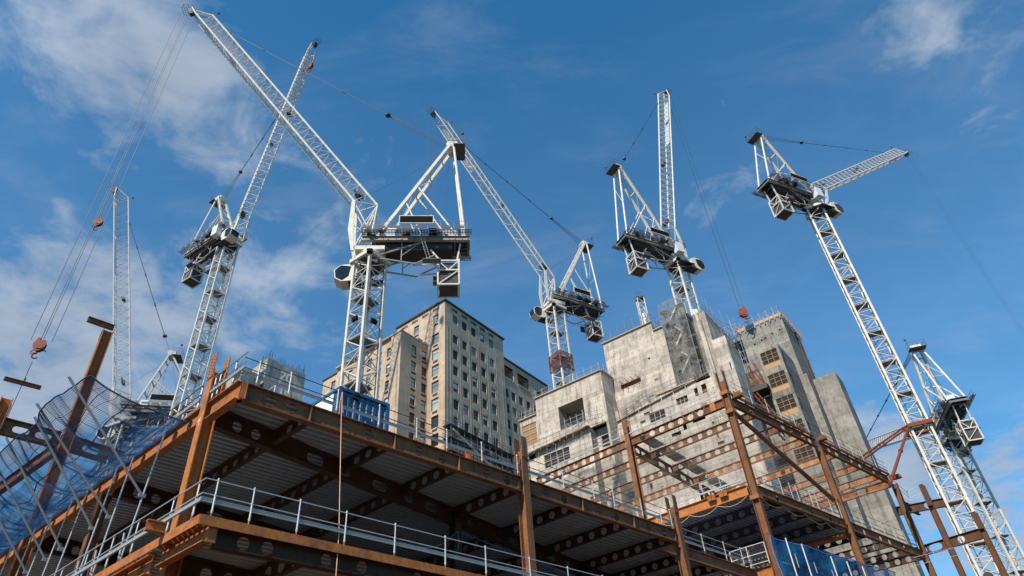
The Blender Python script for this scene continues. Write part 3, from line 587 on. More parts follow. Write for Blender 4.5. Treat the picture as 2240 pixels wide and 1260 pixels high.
# white access gate beside the forked column
def gate(label, P, h, name='mesh_gate', mesh=True):
    t = thing(name, label, 'gate', P[0]); P = [Vector(p) for p in P]; m = MB()
    for p in P: m.tube(p, p + UP * h, .03, 6)
    for z in (.12, .55, 1.0): m.path([p + UP * h * z for p in P], .025, 6)
    m.build('frame', 'white', t)
    if mesh:
        n = MB(); a, b = P[0], P[-1]; L = (b - a).length
        for k in range(int(L / .09)): q = a + (b - a) * (k * .09 / L); n.tube(q + UP * .15, q + UP * h * .98, .006, 3)
        for k in range(int(h / .09)): n.tube(a + UP * k * .09, b + UP * k * .09, .006, 3)
        n.build('mesh_infill', 'darktube', t, kind='stuff')
    return t
gate('white gate frame on the outlying beam left of the forked column top', [V3(at_z(1998, 1108, 23.4)), V3(at_z(2028, 1098, 23.4))], 1.5, 'gate_frame', False)
gate('white guard panel with dark mesh beside the corner column, low on the right block', [G(34.9, .15, ZU + .05), G(34.9, 1.4, ZU + .05), G(34.95, 2.6, ZU + .05)], 1.3)
gate('small white ladder gate behind the third rusty column', [G(25.4, 2.2, ZU + .05), G(25.4, 3.4, ZU + .05)], 1.2, 'gate_frame', False)

# ================================================================== BLUE DEBRIS NET FAN ON THE LEFT
NF = thing('debris_net', 'dark blue debris net fan on grey tubes, slung outwards along the left deck edge', 'debris net', G(-.5, 9, 13.4))
armV = [4.31, 6.78, 8.18, 10.94, 12.46, 14.44, 16.8]
tipU = [-3.75, -3.85, -3.5, -3.6, -3.6, -3.7, -3.7]; tipZ = [14.6, 14.6, 14.75, 14.95, 14.8, 14.9, 14.9]
tipA = grid_plane((205, 816), 1, 3.3)
def net_pt(a, b):
    v = 2.75 + a * 19.5 + b * (1 - a) * 0.7
    uo = float(np.interp(v, armV, tipU)) + .06; zo = float(np.interp(v, armV, tipZ)) - .1
    if a < .1: k = 1 - a / .1; uo = uo * (1 - k) + tipA[0] * k; zo = zo * (1 - k) + tipA[2] * k
    u = -.42 + (uo + .42) * b; z = 13.55 + (zo - 13.55) * b
    arm = abs(math.sin(math.pi * (v - 4.31) / 2.42)); sag = (.42 + .30 * arm) * 4 * b * (1 - b) * min(1, .35 + a * 6)
    z -= sag + .05 * math.sin(v * 3.1 + b * 5) + .03 * math.sin(v * 7.7); u += .08 * math.sin(v * 2.3 + b * 9) * 4 * b * (1 - b)
    v += .06 * math.sin(b * 7 + v * 1.7) * (1 - b)
    return G(u, v, z)
m = MB(); NA, NB = 280, 56
for j in range(NB + 1):
    pts = [net_pt(i / 75, j / NB) for i in range(76)]; m.path(pts, .0065 if j % 8 else .014, 3)
for i in range(NA + 1):
    pts = [net_pt(i / NA, j / 12) for j in range(13)]; m.path(pts, .0065 if i % 9 else .014, 3)
m.build('net_mesh', 'navynet', NF, kind='stuff')
m = MB(); m.grid(lambda a, b: net_pt(a, .0 + b * .17) + V3((0, 0, -.02 - .10 * math.sin(a * 60) * b)), 90, 4); m.build('inner_fold', 'scrim', NF)
m = MB(); m.grid(lambda a, b: net_pt(a * .96 + .02, .16 + .22 * b * (.5 + .5 * math.sin(a * 13 + 1.0) ** 2)) + V3((0, 0, -.12 - .22 * math.sin(b * math.pi) - .05 * math.sin(a * 47))), 90, 8); m.build('loose_lining', 'scrim', NF)
m = MB(); m.grid(lambda a, b: net_pt(.42 + a * .58, .05 + b * .62) + V3((0, 0, -.25 - .2 * math.sin(b * math.pi))), 50, 8); m.build('loose_lining', 'scrim', NF)
for k in range(3):       # bunched pleats
    m = MB(); m.path([net_pt(i / 60, .28 + .25 * k + .05 * math.sin(i * .35 + k)) + UP * -.03 for i in range(61)], .02 if k == 1 else .015, 5); m.build('pleat', 'navynet', NF)
m = MB(); m.path([net_pt(i / 60, 1.0) for i in range(61)], .026, 6); m.path([net_pt(0, j / 12) for j in range(13)], .03, 6); m.build('border_rope', 'navynet', NF)
m = MB(); m.path([net_pt(i / 40, 0.0) + UP * .03 for i in range(41)], .05, 6); m.build('inner_border', 'scrim', NF)
for v, tu, tz in zip(armV, tipU, tipZ):
    a = MB(); j = G(-.55, v, 11.36); tip = G(tu, v, tz); d = (tip - j).normalized(); a.tube(j, tip + d * .15, .045, 8); o = a.build('fan_arm', 'tube', NF)
    cbk = MB(); cbk.obox(j, V3((*GU, 0)) * .11, V3((*GV, 0)) * .045, UP * .06); cbk.build('arm_clamp', 'tube', NF)
for v0, v1 in ((3.97, 4.62), (6.33, 6.72), (7.72, 8.15), (10.28, 10.8), (11.87, 12.3), (13.9, 14.35), (15.7, 15.97), (18.4, 18.5), (19.95, 19.9)):
    a = MB(); p0 = G(-.5, v0, 13.6); p1 = G(-.55, v1, 9.1); a.tube(p0, p1, .03, 8); a.tube(p0 * .46 + p1 * .54, p0 * .45 + p1 * .55, .042, 8); a.build('fan_pole', 'galv', NF)
    a = MB(); a.tube(G(-.58, v1, 9.1), G(-.62, v1 + .06, 10.2), .03, 6); a.build('pole_brace', 'galv', NF)
# scaffold tubes lying on the deck seen through the net
t = thing('scaffold', 'tangle of pale scaffold tubes on the deck behind the blue net', 'scaffold', G(1.5, 10, 14.2))
for k in range(18):
    a = MB(); v = 4 + k * 1.0; a.tube(G(1.2, v, 14.15), G(1.2, v, 16.1), .03, 6); a.build('standard', 'galv', t)
for k in range(12): a = MB(); v = 4.4 + k * 1.45; a.tube(G(3.4, v, 14.15), G(3.4, v, 17.2), .03, 6); a.build('standard', 'galv', t)
for z in (15.0, 16.1, 17.1): a = MB(); a.tube(G(3.4, 4.0, z), G(3.4, 20.8, z), .028, 6); a.build('ledger', 'galv', t)
for k in range(7): a = MB(); v = 4.4 + k * 2.3; a.tube(G(3.4, v, 14.3), G(1.2, v + 1.2, 16.0), .028, 6); a.build('brace', 'galv', t)
for z in (14.9, 15.6, 16.0): a = MB(); a.tube(G(1.2, 4.6, z), G(1.2, 20.6, z), .028, 6); a.build('ledger', 'galv', t)
for k in range(5): a = MB(); v = 5 + k * 3; a.tube(G(1.25, v, 14.2), G(1.25, v + 2.8, 16.0), .028, 6); a.build('brace', 'galv', t)

# ================================================================== BLUE SHEETING LOW ON THE RIGHT
BS = thing('safety_sheet', 'bright blue safety sheet with pale poles at the bottom of the tall frame', 'safety sheet', G(40, -.9, 14))
pl = [grid_plane(p, 1, -.75) for p in ((1686, 1172), (1790, 1208), (1885, 1240), (1960, 1262))]
def sheet_pt(a, b):
    u0, u1 = pl[0][0], 52.0; u = u0 + (u1 - u0) * a; zt = pl[0][2] + (pl[2][2] - pl[0][2]) * (u - u0) / (pl[2][0] - u0) - .06 * abs(math.sin(a * 28))
    z = zt - 4.6 * b; v = fv(u) - .45 + .12 * math.sin(a * 40 + b * 3) * b + .10 * math.sin(a * 19 + b * 8) + .2 * b
    u += .25 * math.sin(b * 5) * (1 - a) * b + (.5 * b if a < .02 else 0)
    return G(u, v, z)
m = MB(); m.grid(sheet_pt, 90, 14); m.build('sheet', 'sheet', BS, smooth=True)
m = MB(); m.path([sheet_pt(i / 60, 0) for i in range(61)], .03, 5); m.path([sheet_pt(0, j / 12) for j in range(13)], .025, 5); m.build('border_rope', 'bluerope', BS)
for px, py in ((1718, 1177), (1753, 1190), (1817, 1217), (1852, 1228), (1886, 1239)):
    q = grid_plane((px, py), 1, -1.35); a = MB(); a.tube(G(q[0], -1.35, q[2]), G(q[0], -1.35, q[2] - 5), .04, 8); a.build('pole', 'white', BS)
for k in range(4):
    a = MB(); u = pl[0][0] + 1.4 + k * 2.6; zt = 15.2 - k * .1; a.tube(G(u, -.2, zt), G(u, -.2, zt - 2.2), .03, 6); a.tube(G(u, -.2, zt - 1.0), G(u + 1.2, -.2, zt - 1.0), .03, 6); a.tube(G(u, -.2, zt - 2.2), G(u + 1.0, -.2, zt - 1.0), .03, 6); a.build('inner_frame', 'white', BS)
q = [sheet_pt(0.0, .15 + .03 * k) for k in range(3)]
# ================================================================== SAFETY NETS UNDER THE DECKS
SN = thing('safety_net', 'fine pale safety net stretched under the open beams of the tall frame', 'safety net', G(45, 5, 24.6))
m = MB()
def nz(u, v): return 24.85 - .16 * math.sin((u - 35) * .86) ** 2 - .1 * math.sin(v * .9) ** 2
for v in np.arange(.1, 18.0, .17):
    ue = 61.0 if v < 9.9 else 46.5; us_ = np.linspace(35.2, ue, 14); m.path([G(u, v + fv(u) * (1 - v / 18), nz(u, v)) for u in us_], .011, 3)
for u in np.arange(35.2, 61, .34):
    ve = 9.9 if u > 46.5 else 18.0; vs_ = np.linspace(0, ve, 9); m.path([G(u, v + fv(u) * (1 - v / 18), nz(u, v)) for v in vs_], .007, 3)
m.build('net_mesh', 'netline', SN, kind='stuff')
DN = thing('safety_net', 'dark net under the ribbed middle deck of the tall frame, hung from a scalloped rope', 'safety net', G(45, 5, 18.0))
m = MB()
def scallop(P, Q, n, sag): return [P + (Q - P) * (i / (n * 8)) - UP * sag * 4 * ((i % 8) / 8) * (1 - (i % 8) / 8) for i in range(n * 8 + 1)]
m.path(scallop(G(34.72, .3, 18.36), G(34.72, 9, 18.36), 4, .32), .02, 5)
m.path(scallop(G(35.4, fv(35.4) + .1, 18.3), G(47.2, fv(47.2) + .1, 18.3), 4, .35), .02, 5); m.path(scallop(G(47.8, fv(47.8) + .1, 18.3), G(61, fv(61) + .1, 18.3), 4, .35), .02, 5)
m.build('border_rope', 'netline', DN)
m = MB()
for v in np.arange(.3, 12, .25): m.path([G(u, v, 17.95) for u in np.linspace(35, 50.5, 6)], .008, 3)
for u in np.arange(35, 50.5, .25): m.path([G(u, v, 17.95) for v in np.linspace(0, 12, 4)], .008, 3)
m.build('net_mesh', 'navynet', DN, kind='stuff')
# loose ropes
r = MB(); top = G(3.75, -.02, ZU + .95); r.path([top, G(3.72, -.16, ZU - .1), G(3.6, -.9, ZL + .4), G(3.5, -1.15, ZL - 2), G(3.45, -1.2, 2.0)], .014, 6); r.path([top, G(3.8, -.05, ZU + .3), G(3.85, -.05, ZU + .1)], .02, 5); r.path([top, G(3.66, -.08, ZU + .5), G(3.66, -.1, ZU - .02)], .012, 5)
tag(r.build('rope', 'polyrope'), 'orange rope hanging in front of the blue container down past both decks', 'rope')
r = MB()
for k in range(5): r.path([G(10.0 + .06 * k, .25, ZU + .15 + .1 * math.sin(k)), G(10.03 + .05 * k, .2, ZU + .5), G(10.05 + .04 * k, .22, ZU + .15)], .035, 5)
tag(r.build('strap_bundle', 'hivis'), 'bundle of bright orange straps at the upper guard rail under the stone tower', 'strap bundle')
r = MB(); P0 = G(13.2, 4.3, 12.9); P1 = G(8.2, 1.0, 10.4); r.path([P0 + (P1 - P0) * (i / 12) - UP * 1.2 * (i / 12) * (1 - i / 12) for i in range(13)], .02, 5); r.path([P0, P0 + UP * -.5 + V3((.1, 0, 0)), P0 + UP * -.9], .025, 5); r.path([P0, G(18, 3.2, 11.8), G(22, .8, 10.2)], .014, 5)
tag(r.build('rope', 'bluerope'), 'pale blue rope slung in the dark between the two decks', 'rope')
for k, u in enumerate((2.7, 7.0)):
    a = MB(); v = 1.6 + k; a.path([G(34.8, v, ZW - .1), G(34.75, v + .3, ZW - .75), G(34.8, v + .9, ZW - .1)], .012, 4); tag(a.build('rope_loop', 'netline'), ('pale cord loop on the top left edge beam nearest the corner column', 'pale cord loop on the top left edge beam further from the corner column')[k], 'cord')

# ================================================================== CONTAINER, NUMBERED CORE, STONE TOWER
def corrug(m, a, b, z0, z1, out, depth=.04, pitch=.28):
    """vertical trapezoid ribs between a and b (xy), out = outward normal"""
    a = Vector((*a, 0)); b = Vector((*b, 0)); L = (b - a).length; d = (b - a) / L; n = int(L / pitch); o = V3((*out, 0)); P = []
    for i in range(n):
        x = L * i / n; p = L / n
        for f, k in ((0, 0), (.4, 0), (.5, 1), (.9, 1)): P.append(a + d * (x + p * f) - o * depth * k)
    P.append(b); k = len(P); m.add([p + UP * z0 for p in P] + [p + UP * z1 for p in P], [(i, i + 1, k + i + 1, k + i) for i in range(k - 1)])
CT = thing('site_container', 'blue ribbed shipping container with a white side strip, on the upper deck', 'container', G(5.1, 2.3, ZU + .25))
z0, z1 = ZU + .25, ZU + 2.72; u0, u1, va, vb = 5.12, 7.5, 2.3, 8.3
gxy = lambda u, v: tuple(G(u, v, 0))[:2]
nF = compass(FRONT_AZ); nL = compass(LEFT_AZ)
m = MB(); corrug(m, gxy(u0 + .1, va), gxy(u1 - .1, va), z0 + .12, z1 - .12, nF); m.build('end_wall', 'container', CT)
m = MB(); corrug(m, gxy(u0, vb - .1), gxy(u0, va + .1), z0 + .12, z1 - .12, nL); m.build('side_wall', 'container', CT)
m = MB(); m.prism([G(u0 + .06, va + .06, z0), G(u1 - .02, va + .06, z0), G(u1 - .02, vb, z0), G(u0 + .06, vb, z0)], (0, 0, z1 - z0 - .03)); m.build('shell', 'container', CT)
m = MB()
for (u, v) in ((u0, va), (u1, va), (u0, vb)): m.obox(G(u, v, (z0 + z1) / 2), V3((*GU, 0)) * .07, V3((*GV, 0)) * .07, UP * (z1 - z0) / 2)
for z in (z0 + .06, z1 - .06): m.bar(G(u0, va, z), G(u1, va, z), .12, .13); m.bar(G(u0, va, z), G(u0, vb, z), .12, .13)
m.build('corner_frame', 'container', CT)
m = MB(); m.obox(G(u0 - .05, (va + vb) / 2 + .1, z1 - .62), V3((*GU, 0)) * .015, V3((*GV, 0)) * (vb - va - .5) / 2, UP * .42); m.build('white_strip', 'whitepaint', CT)
m = MB(); m.ball(G(u0 + .6, va - .25, z1 - .35), .16, 8, 5); m.bar(G(u0 + .6, va - .2, z1 - .4), G(u0 + .75, va - .3, z1 - .65), .08, .08); m.build('lamp', 'black', CT)
m = MB()
for k in range(7): m.obox(G(u0 + .42 + k * .28, va - .02, z1 - .18), V3((*GU, 0)) * .05, V3((*GV, 0)) * .03, UP * .03)
m.build('vent_slots', 'black', CT, kind='stuff')

# ---- walls made of separate cast panels
def kz(z): return 1.7 + 1.15 * (z - 1.7)
def rects(s0, s1, zl, openings, maxw=0):
    out = []
    for a, b in zip(zl[:-1], zl[1:]):
        iv = [(s0, s1)]
        for (x0, x1, y0, y1) in openings:
            if y0 < b - 1e-3 and y1 > a + 1e-3:
                nv = []
                for (p, q) in iv:
                    if x1 <= p or x0 >= q: nv.append((p, q)); continue
                    if x0 > p + .02: nv.append((p, x0))
                    if x1 < q - .02: nv.append((x1, q))
                iv = nv
        for (p, q) in iv:
            if maxw and q - p > maxw * 1.4:
                n = int(round((q - p) / maxw)); js = [p] + [p + (q - p) * (k + rnd.uniform(-.12, .12)) / n for k in range(1, n)] + [q]
            else: js = [p, q]
            for x, y in zip(js[:-1], js[1:]): out.append((x, y, a, b))
    return out
def cast_wall(parent, P, az, outw, s0, s1, zb, zt, openings=(), lift=1.45, mat='concrete', maxw=0, zvis=30, th=.35, name='concrete_panel'):
    """P + compass(az)*s is the wall line, outw = outward azimuth"""
    d = V3((*compass(az), 0)); n = V3((*compass(outw), 0)); P = Vector((P[0], P[1], 0)); lo, hi = min(s0, s1), max(s0, s1)
    ops = [(min(a, b), max(a, b), c, e) for a, b, c, e in openings]
    zl = [zt]; z = zt
    while z - lift > max(zb, zvis): z -= lift * rnd.uniform(.93, 1.07); zl.append(z)
    zl.append(zb)
    for o in ops: zl += [x for x in (o[2], o[3]) if zb < x < zt]
    zl = sorted(set(round(x, 3) for x in zl)); zz = [zl[0]]
    for x in zl[1:]:
        if x - zz[-1] > .12 or any(abs(x - o[k]) < .002 for o in ops for k in (2, 3)): zz.append(x)
    zl = zz if zz[-1] == zl[-1] else zz[:-1] + [zl[-1]]
    for (a, b, y0, y1) in rects(lo, hi, zl, ops, maxw):
        m = MB(); gp = .007; pr = rnd.uniform(-.008, .008); c = P + d * (a + b) / 2 + UP * (y0 + y1) / 2 - n * (th / 2 - pr); m.obox(c, d * ((b - a) / 2 - gp), n * (th / 2), UP * ((y1 - y0) / 2 - gp)); m.build(name, mat, parent)
def mass(parent, pts, z0, z1, mat, name='core_mass'):
    m = MB(); m.prism([(p[0], p[1], z0) for p in pts], (0, 0, z1 - z0)); return m.build(name, mat, parent)
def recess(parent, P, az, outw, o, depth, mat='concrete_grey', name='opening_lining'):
    d = V3((*compass(az), 0)); n = V3((*compass(outw), 0)); P = Vector((P[0], P[1], 0)); a, b, y0, y1 = o; m = MB()
    Q = [P + d * x + UP * y for x, y in ((a, y0), (b, y0), (b, y1), (a, y1))]
    I = [q - n * depth for q in Q]; m.add(Q + I, [(4, 5, 6, 7), (0, 1, 5, 4), (1, 2, 6, 5), (2, 3, 7, 6), (3, 0, 4, 7)]); return m.build(name, mat, parent)
def timber_grid(parent, P, az, outw, o, nx, nz, infill='ply', back=.12, name='boarded_opening', fr='timber'):
    d = V3((*compass(az), 0)); n = V3((*compass(outw), 0)); P = Vector((P[0], P[1], 0)); a, b, y0, y1 = o; a, b = min(a, b), max(a, b)
    m = MB(); m.obox(P + d * (a + b) / 2 + UP * (y0 + y1) / 2 - n * (back + .05), d * (b - a) / 2, n * .04, UP * (y1 - y0) / 2); w = m.build(name, infill, parent)
    for i in range(nx + 1): k = MB(); c = P + d * (a + (b - a) * i / nx) + UP * (y0 + y1) / 2 - n * (back - .02); k.obox(c, d * .035, n * .03, UP * (y1 - y0) / 2); k.build('timber_stud', fr, w)
    for j in range(nz + 1): k = MB(); c = P + d * (a + b) / 2 + UP * (y0 + (y1 - y0) * j / nz) - n * (back - .03); k.obox(c, d * (b - a) / 2, n * .035, UP * .04); k.build('timber_rail', fr, w)
    return w
A1, A2 = -54.8, 35.2; OUT1, OUT2 = A2 + 180, A1 + 180
a1, a2 = compass(A1), compass(A2)
K2P = np.array([11.16, 74.16]) * 1.15; K1P = np.array([9.90, 71.63]) * 1.15
S = 1.15
CC = thing('concrete_core', 'pale concrete lift core with a big square opening, left of the netted stair tower', 'concrete core', (*K1P, 0))
def xy(P, s, n): return P + a1 * s + a2 * n      # n = inwards
# K1 upper
k1o = [(2.98 * S, 6.6 * S, kz(39.75), kz(42.85)), (10.1 * S, 12.25 * S, kz(39.4), kz(42.3))]
cast_wall(CC, K1P, A1, OUT1, 0, 9.9 * S, kz(38.6), kz(45.35), k1o)
cast_wall(CC, K1P, A1, OUT1, 9.9 * S, 12.6 * S, kz(38.6), kz(43.15), k1o)
cast_wall(CC, K1P, A2, OUT2, 0.02, 2.8 * S, 20, kz(45.35), (), maxw=0, mat='concrete')
k1w = (5.55 * S, 9.2 * S, kz(35.5), kz(37.2)); pl1 = xy(K1P, 0, -.35)
cast_wall(CC, pl1, A1, OUT1, 2.4 * S, 12.6 * S, 12, kz(38.55), [k1w, (10.4 * S, 12.4 * S, kz(37.4), kz(38.1)), (6.0 * S, 8.0 * S, kz(31), kz(32.4))])
cast_wall(CC, xy(K1P, 0, 1.2), A1, OUT1, 0, 2.4 * S, 12, kz(38.6), [(0.5 * S, 1.9 * S, kz(36.2), kz(37.6))])
cast_wall(CC, xy(pl1, 2.4 * S, 0), A2, OUT2, .02, 1.5, 12, kz(38.5), (), maxw=0)
recess(CC, K1P, A1, OUT1, (2.98 * S, 6.6 * S, kz(39.75), kz(42.85)), 3.0)
timber_grid(CC, K1P, A1, OUT1, k1o[1], 2, 4); timber_grid(CC, pl1, A1, OUT1, k1w, 4, 2, 'dark'); timber_grid(CC, pl1, A1, OUT1, (6.0 * S, 8.0 * S, kz(31), kz(32.4)), 3, 1, 'ply'); timber_grid(CC, xy(K1P, 0, 1.2), A1, OUT1, (0.5 * S, 1.9 * S, kz(36.2), kz(37.6)), 1, 1, 'dark', .3)
recess(CC, pl1, A1, OUT1, (10.4 * S, 12.4 * S, kz(37.4), kz(38.1)), 1.0, 'dark')
mass(CC, [xy(K1P, .2, 3.4), xy(K1P, 12.4 * S, 3.4), xy(K1P, 12.4 * S, 12), xy(K1P, .2, 12)], 0, kz(43.0), 'concrete')
mass(CC, [xy(K1P, .3, .34), xy(K1P, 9.7 * S, .34), xy(K1P, 9.7 * S, 11), xy(K1P, .3, 11)], kz(43.1), kz(45.2), 'concrete', 'core_top')
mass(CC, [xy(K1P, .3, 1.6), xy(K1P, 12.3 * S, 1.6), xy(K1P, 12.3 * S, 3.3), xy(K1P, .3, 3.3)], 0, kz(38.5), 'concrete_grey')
# K2 and its foot block
slot = (-1.42 * S, -4.2 * S, kz(43.45), kz(44.05)); sq = (-5.7 * S, -5.95 * S, kz(45.9), kz(46.15))
cast_wall(CC, K2P, A1, OUT1, 0, -7.1 * S, kz(40.0), kz(50.8), [slot, sq])
cast_wall(CC, K2P, A1, OUT1, -7.1 * S, -8.5 * S, kz(40.0), kz(49.4), ())
cast_wall(CC, K2P, A2, OUT2 + 180, 0.4, 8, kz(38), kz(50.8), (), maxw=0)
recess(CC, K2P, A1, OUT1, slot, .4, 'dark', 'slot_lining'); recess(CC, K2P, A1, OUT1, sq, .3, 'ply', 'slot_lining')
foot = xy(K2P, 0, -.9); fo = [(-10.55 * S, -10.95 * S, kz(38.5), kz(39.5)), (-11.45 * S, -12.0 * S, kz(38.5), kz(39.6)), (-11.0 * S, -12.7 * S, kz(40.05), kz(40.3)), (-4.6 * S, -6.6 * S, kz(37.3), kz(38.6)), (-8.2 * S, -9.6 * S, kz(38.3), kz(39.1)), (-9.5 * S, -11.0 * S, kz(35.6), kz(36.0)), (-6.8 * S, -7.9 * S, kz(34.9), kz(35.3)), (-8.3 * S, -8.7 * S, kz(35.2), kz(35.9))]
cast_wall(CC, foot, A1, OUT1, -.4 * S, -13.0 * S, 12, kz(40.5), fo)
for o in fo[:2] + fo[2:3] + fo[5:]: recess(CC, foot, A1, OUT1, o, .5, 'ply' if o in fo[:2] else 'dark', 'opening_lining')
for o in fo[3:5]: timber_grid(CC, foot, A1, OUT1, o, 3, 1, 'dark', .2)
mass(CC, [xy(K2P, -.2, .4), xy(K2P, -8.4 * S, .4), xy(K2P, -8.4 * S, 11), xy(K2P, -.2, 11)], 0, kz(49.2), 'concrete'); mass(CC, [xy(K2P, -.2, .34), xy(K2P, -7.0 * S, .34), xy(K2P, -7.0 * S, 10), xy(K2P, -.2, 10)], kz(49.2), kz(50.7), 'concrete', 'core_top')
mass(CC, [xy(foot, -.6, .5), xy(foot, -12.8 * S, .5), xy(foot, -12.8 * S, 1.2), xy(foot, -.6, 1.2)], 0, kz(40.4), 'concrete_grey')
# recess behind the stair tower, pier and right hand block
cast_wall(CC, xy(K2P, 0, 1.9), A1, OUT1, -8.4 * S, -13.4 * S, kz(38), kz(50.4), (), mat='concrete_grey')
cast_wall(CC, xy(K2P, -13.1 * S, -1.2 * S), A2, OUT2 + 180, 0.1, 3.4, kz(30), kz(48.6), (), maxw=0)
mass(CC, [xy(K2P, -13.12 * S, -1.2 * S + .35), xy(K2P, -14.2 * S, -1.2 * S + .35), xy(K2P, -14.2 * S, 8), xy(K2P, -13.12 * S, 8)], 0, kz(48.4), 'concrete')
cast_wall(CC, xy(K2P, 0, -1.2 * S), A1, OUT1, -13.1 * S, -13.55 * S, 20, kz(47.3), (), maxw=0); cast_wall(CC, xy(K2P, 0, -1.2 * S + .5), A1, OUT1, -13.5 * S, -14.15 * S, 20, kz(48.55), (), maxw=0)
cast_wall(CC, xy(K2P, -13.6 * S, -1.2 * S), A2, OUT2, 0, .6, 20, kz(47.3), (), maxw=0); cast_wall(CC, xy(K2P, -14.2 * S, -1.2 * S), A2, OUT2, .4, 6, 20, kz(48.5), (), maxw=0)
k4 = xy(K2P, 0, -1.5 * S); cast_wall(CC, k4, A1, OUT1, -14.2 * S, -15.84 * S, 20, kz(43.9), [(-15.4 * S, -15.7 * S, kz(39.6), kz(40.5))], maxw=0); recess(CC, k4, A1, OUT1, (-15.4 * S, -15.7 * S, kz(39.6), kz(40.5)), .3, 'ply')
cast_wall(CC, xy(k4, -15.84 * S, 0), A2, OUT2, .02, 3.44 * S, 20, kz(43.4), (), maxw=0)
mass(CC, [xy(k4, -14.25 * S, .36), xy(k4, -15.5 * S, .36), xy(k4, -15.5 * S, 3.4 * S), xy(k4, -14.25 * S, 3.4 * S)], 0, kz(43.3), 'concrete')
m = MB()                                       # starter bars round the slot
for k in range(14): q = xy(K2P, (-1.5 - k * .2) * S, -.0); m.tube((q[0], q[1], kz(43.44)), (q[0] - a2[0] * .1, q[1] - a2[1] * .1, kz(44.1)), .03, 4)
for k in range(4):
    for z, dz in ((43.3, -.25), (44.2, .3)): q = xy(K2P, (-1.7 - k * .75) * S, 0); q2 = xy(K2P, (-1.5 - k * .75) * S, -.5); m.tube((q[0], q[1], kz(z)), (q2[0], q2[1], kz(z + dz)), .035, 5); m.ball((q[0], q[1], kz(z)), .09, 6, 4)
m.build('starter_bars', 'oxide', CC, kind='stuff')
for (P, s0, s1, n, z) in ((K1P, -.1, 10.0, -.06, 45.4), (K1P, 9.9, 12.65, -.06, 43.2), (K2P, .15, -7.2, -.06, 50.85), (K2P, -7.15, -8.5, -.06, 49.45)):
    m = MB(); p = xy(P, s0 * S, n); q = xy(P, s1 * S, n); m.bar((p[0], p[1], kz(z)), (q[0], q[1], kz(z)), .4, .13); m.build('edge_board', 'timber', CC)
m = MB(); p = xy(K1P, -.1, 0); q = xy(K1P, -.1, 2.7 * S); m.bar((p[0], p[1], kz(45.4)), (q[0], q[1], kz(45.4)), .4, .13); m.build('edge_board', 'timber', CC)
m = MB(); p = xy(foot, -6 * S, -.08); q = xy(foot, -10.9 * S, -.08); m.bar((p[0], p[1], kz(40.45)), (q[0], q[1], kz(40.45)), .3, .12); m.build('edge_board', 'timber', CC)
for (P, s, z) in ((pl1, 7.2, 33.8), (pl1, 8.3, 38.0), (pl1, 10.2, 34.9)):
    m = MB(); q = xy(P, s * S, 0); nn = V3((*compass(OUT1), 0)); m.tube(Vector((q[0], q[1], kz(z))) + nn * .02, Vector((q[0], q[1], kz(z))) - nn * .1, .22, 12); m.build('pipe_sleeve', 'dark', CC)
def tie_holes(parent, P, az, outw, s0, s1, z0, z1, ds, dz_, skip=(), off=.015):
    d = V3((*compass(az), 0)); n = V3((*compass(outw), 0)); P = Vector((P[0], P[1], 0)); m = MB(); lo, hi = min(s0, s1), max(s0, s1); z = z1 - .5
    while z > z0:
        s_ = lo + .5
        while s_ < hi - .3:
            if not any(min(o[0], o[1]) - .3 < s_ < max(o[0], o[1]) + .3 and o[2] - .3 < z < o[3] + .3 for o in skip) and rnd.random() < .9: c = P + d * s_ + UP * z; m.tube(c - n * .03, c + n * off, .055, 6)
            s_ += ds
        z -= dz_
    m.build('tie_holes', 'dark', parent, kind='stuff')
def pockets(parent, P, az, outw, s0, s1, z0, z1, n_, seed):
    d = V3((*compass(az), 0)); n = V3((*compass(outw), 0)); P = Vector((P[0], P[1], 0)); r = random.Random(seed)
    for k in range(n_):
        s_ = r.uniform(min(s0, s1) + .5, max(s0, s1) - .5); z = r.uniform(z0, z1); w, h = r.choice(((.25, .25), (.5, .18), (.18, .5), (.8, .2), (.3, .6), (.22, .22))); m = MB(); c = P + d * s_ + UP * z; m.obox(c + n * .004, d * w / 2, n * .02, UP * h / 2)
        o = m.build('box_out', r.choice(('dark', 'ply', 'ply', 'dark')), parent)
        m = MB(); m.obox(c + UP * (h / 2 + .04) + n * .02, d * (w / 2 + .05), n * .035, UP * .03); m.obox(c - UP * (h / 2 + .04) + n * .02, d * (w / 2 + .05), n * .035, UP * .03); m.build('rim', 'ply', o)
tie_holes(CC, K2P, A1, OUT1, -.3, -8.4 * S, kz(40.5), kz(50.6), 1.2, 1.45, [slot, sq]); tie_holes(CC, K1P, A1, OUT1, .3, 9.8 * S, kz(38.8), kz(45), 1.2, 1.45, k1o); tie_holes(CC, foot, A1, OUT1, -.8, -12.8 * S, kz(27), kz(40), 1.2, 1.45, fo); tie_holes(CC, pl1, A1, OUT1, 2.6 * S, 12.4 * S, kz(27), kz(38.3), 1.2, 1.45, [k1w])
pockets(CC, foot, A1, OUT1, -1, -12.6 * S, kz(27), kz(39.8), 22, 3); pockets(CC, pl1, A1, OUT1, 2.8 * S, 12.2 * S, kz(27), kz(35), 10, 5); pockets(CC, K2P, A1, OUT1, -1, -8 * S, kz(41), kz(43), 3, 8); pockets(CC, xy(K1P, 0, 1.2), A1, OUT1, .2, 2.2 * S, kz(30), kz(36), 3, 9)
for zb_ in (33.2, 36.6):      # rough ledges with projecting bars
    m = MB()
    for k in range(40): q_ = xy(foot, (-.8 - k * .3) * S, 0); z_ = kz(zb_) + rnd.uniform(-.1, .1); m.tube((q_[0], q_[1], z_), (q_[0] - a2[0] * .25, q_[1] - a2[1] * .25, z_ + rnd.uniform(-.35, .1)), .02, 4)
    m.build('projecting_bars', 'oxide', CC, kind='stuff')
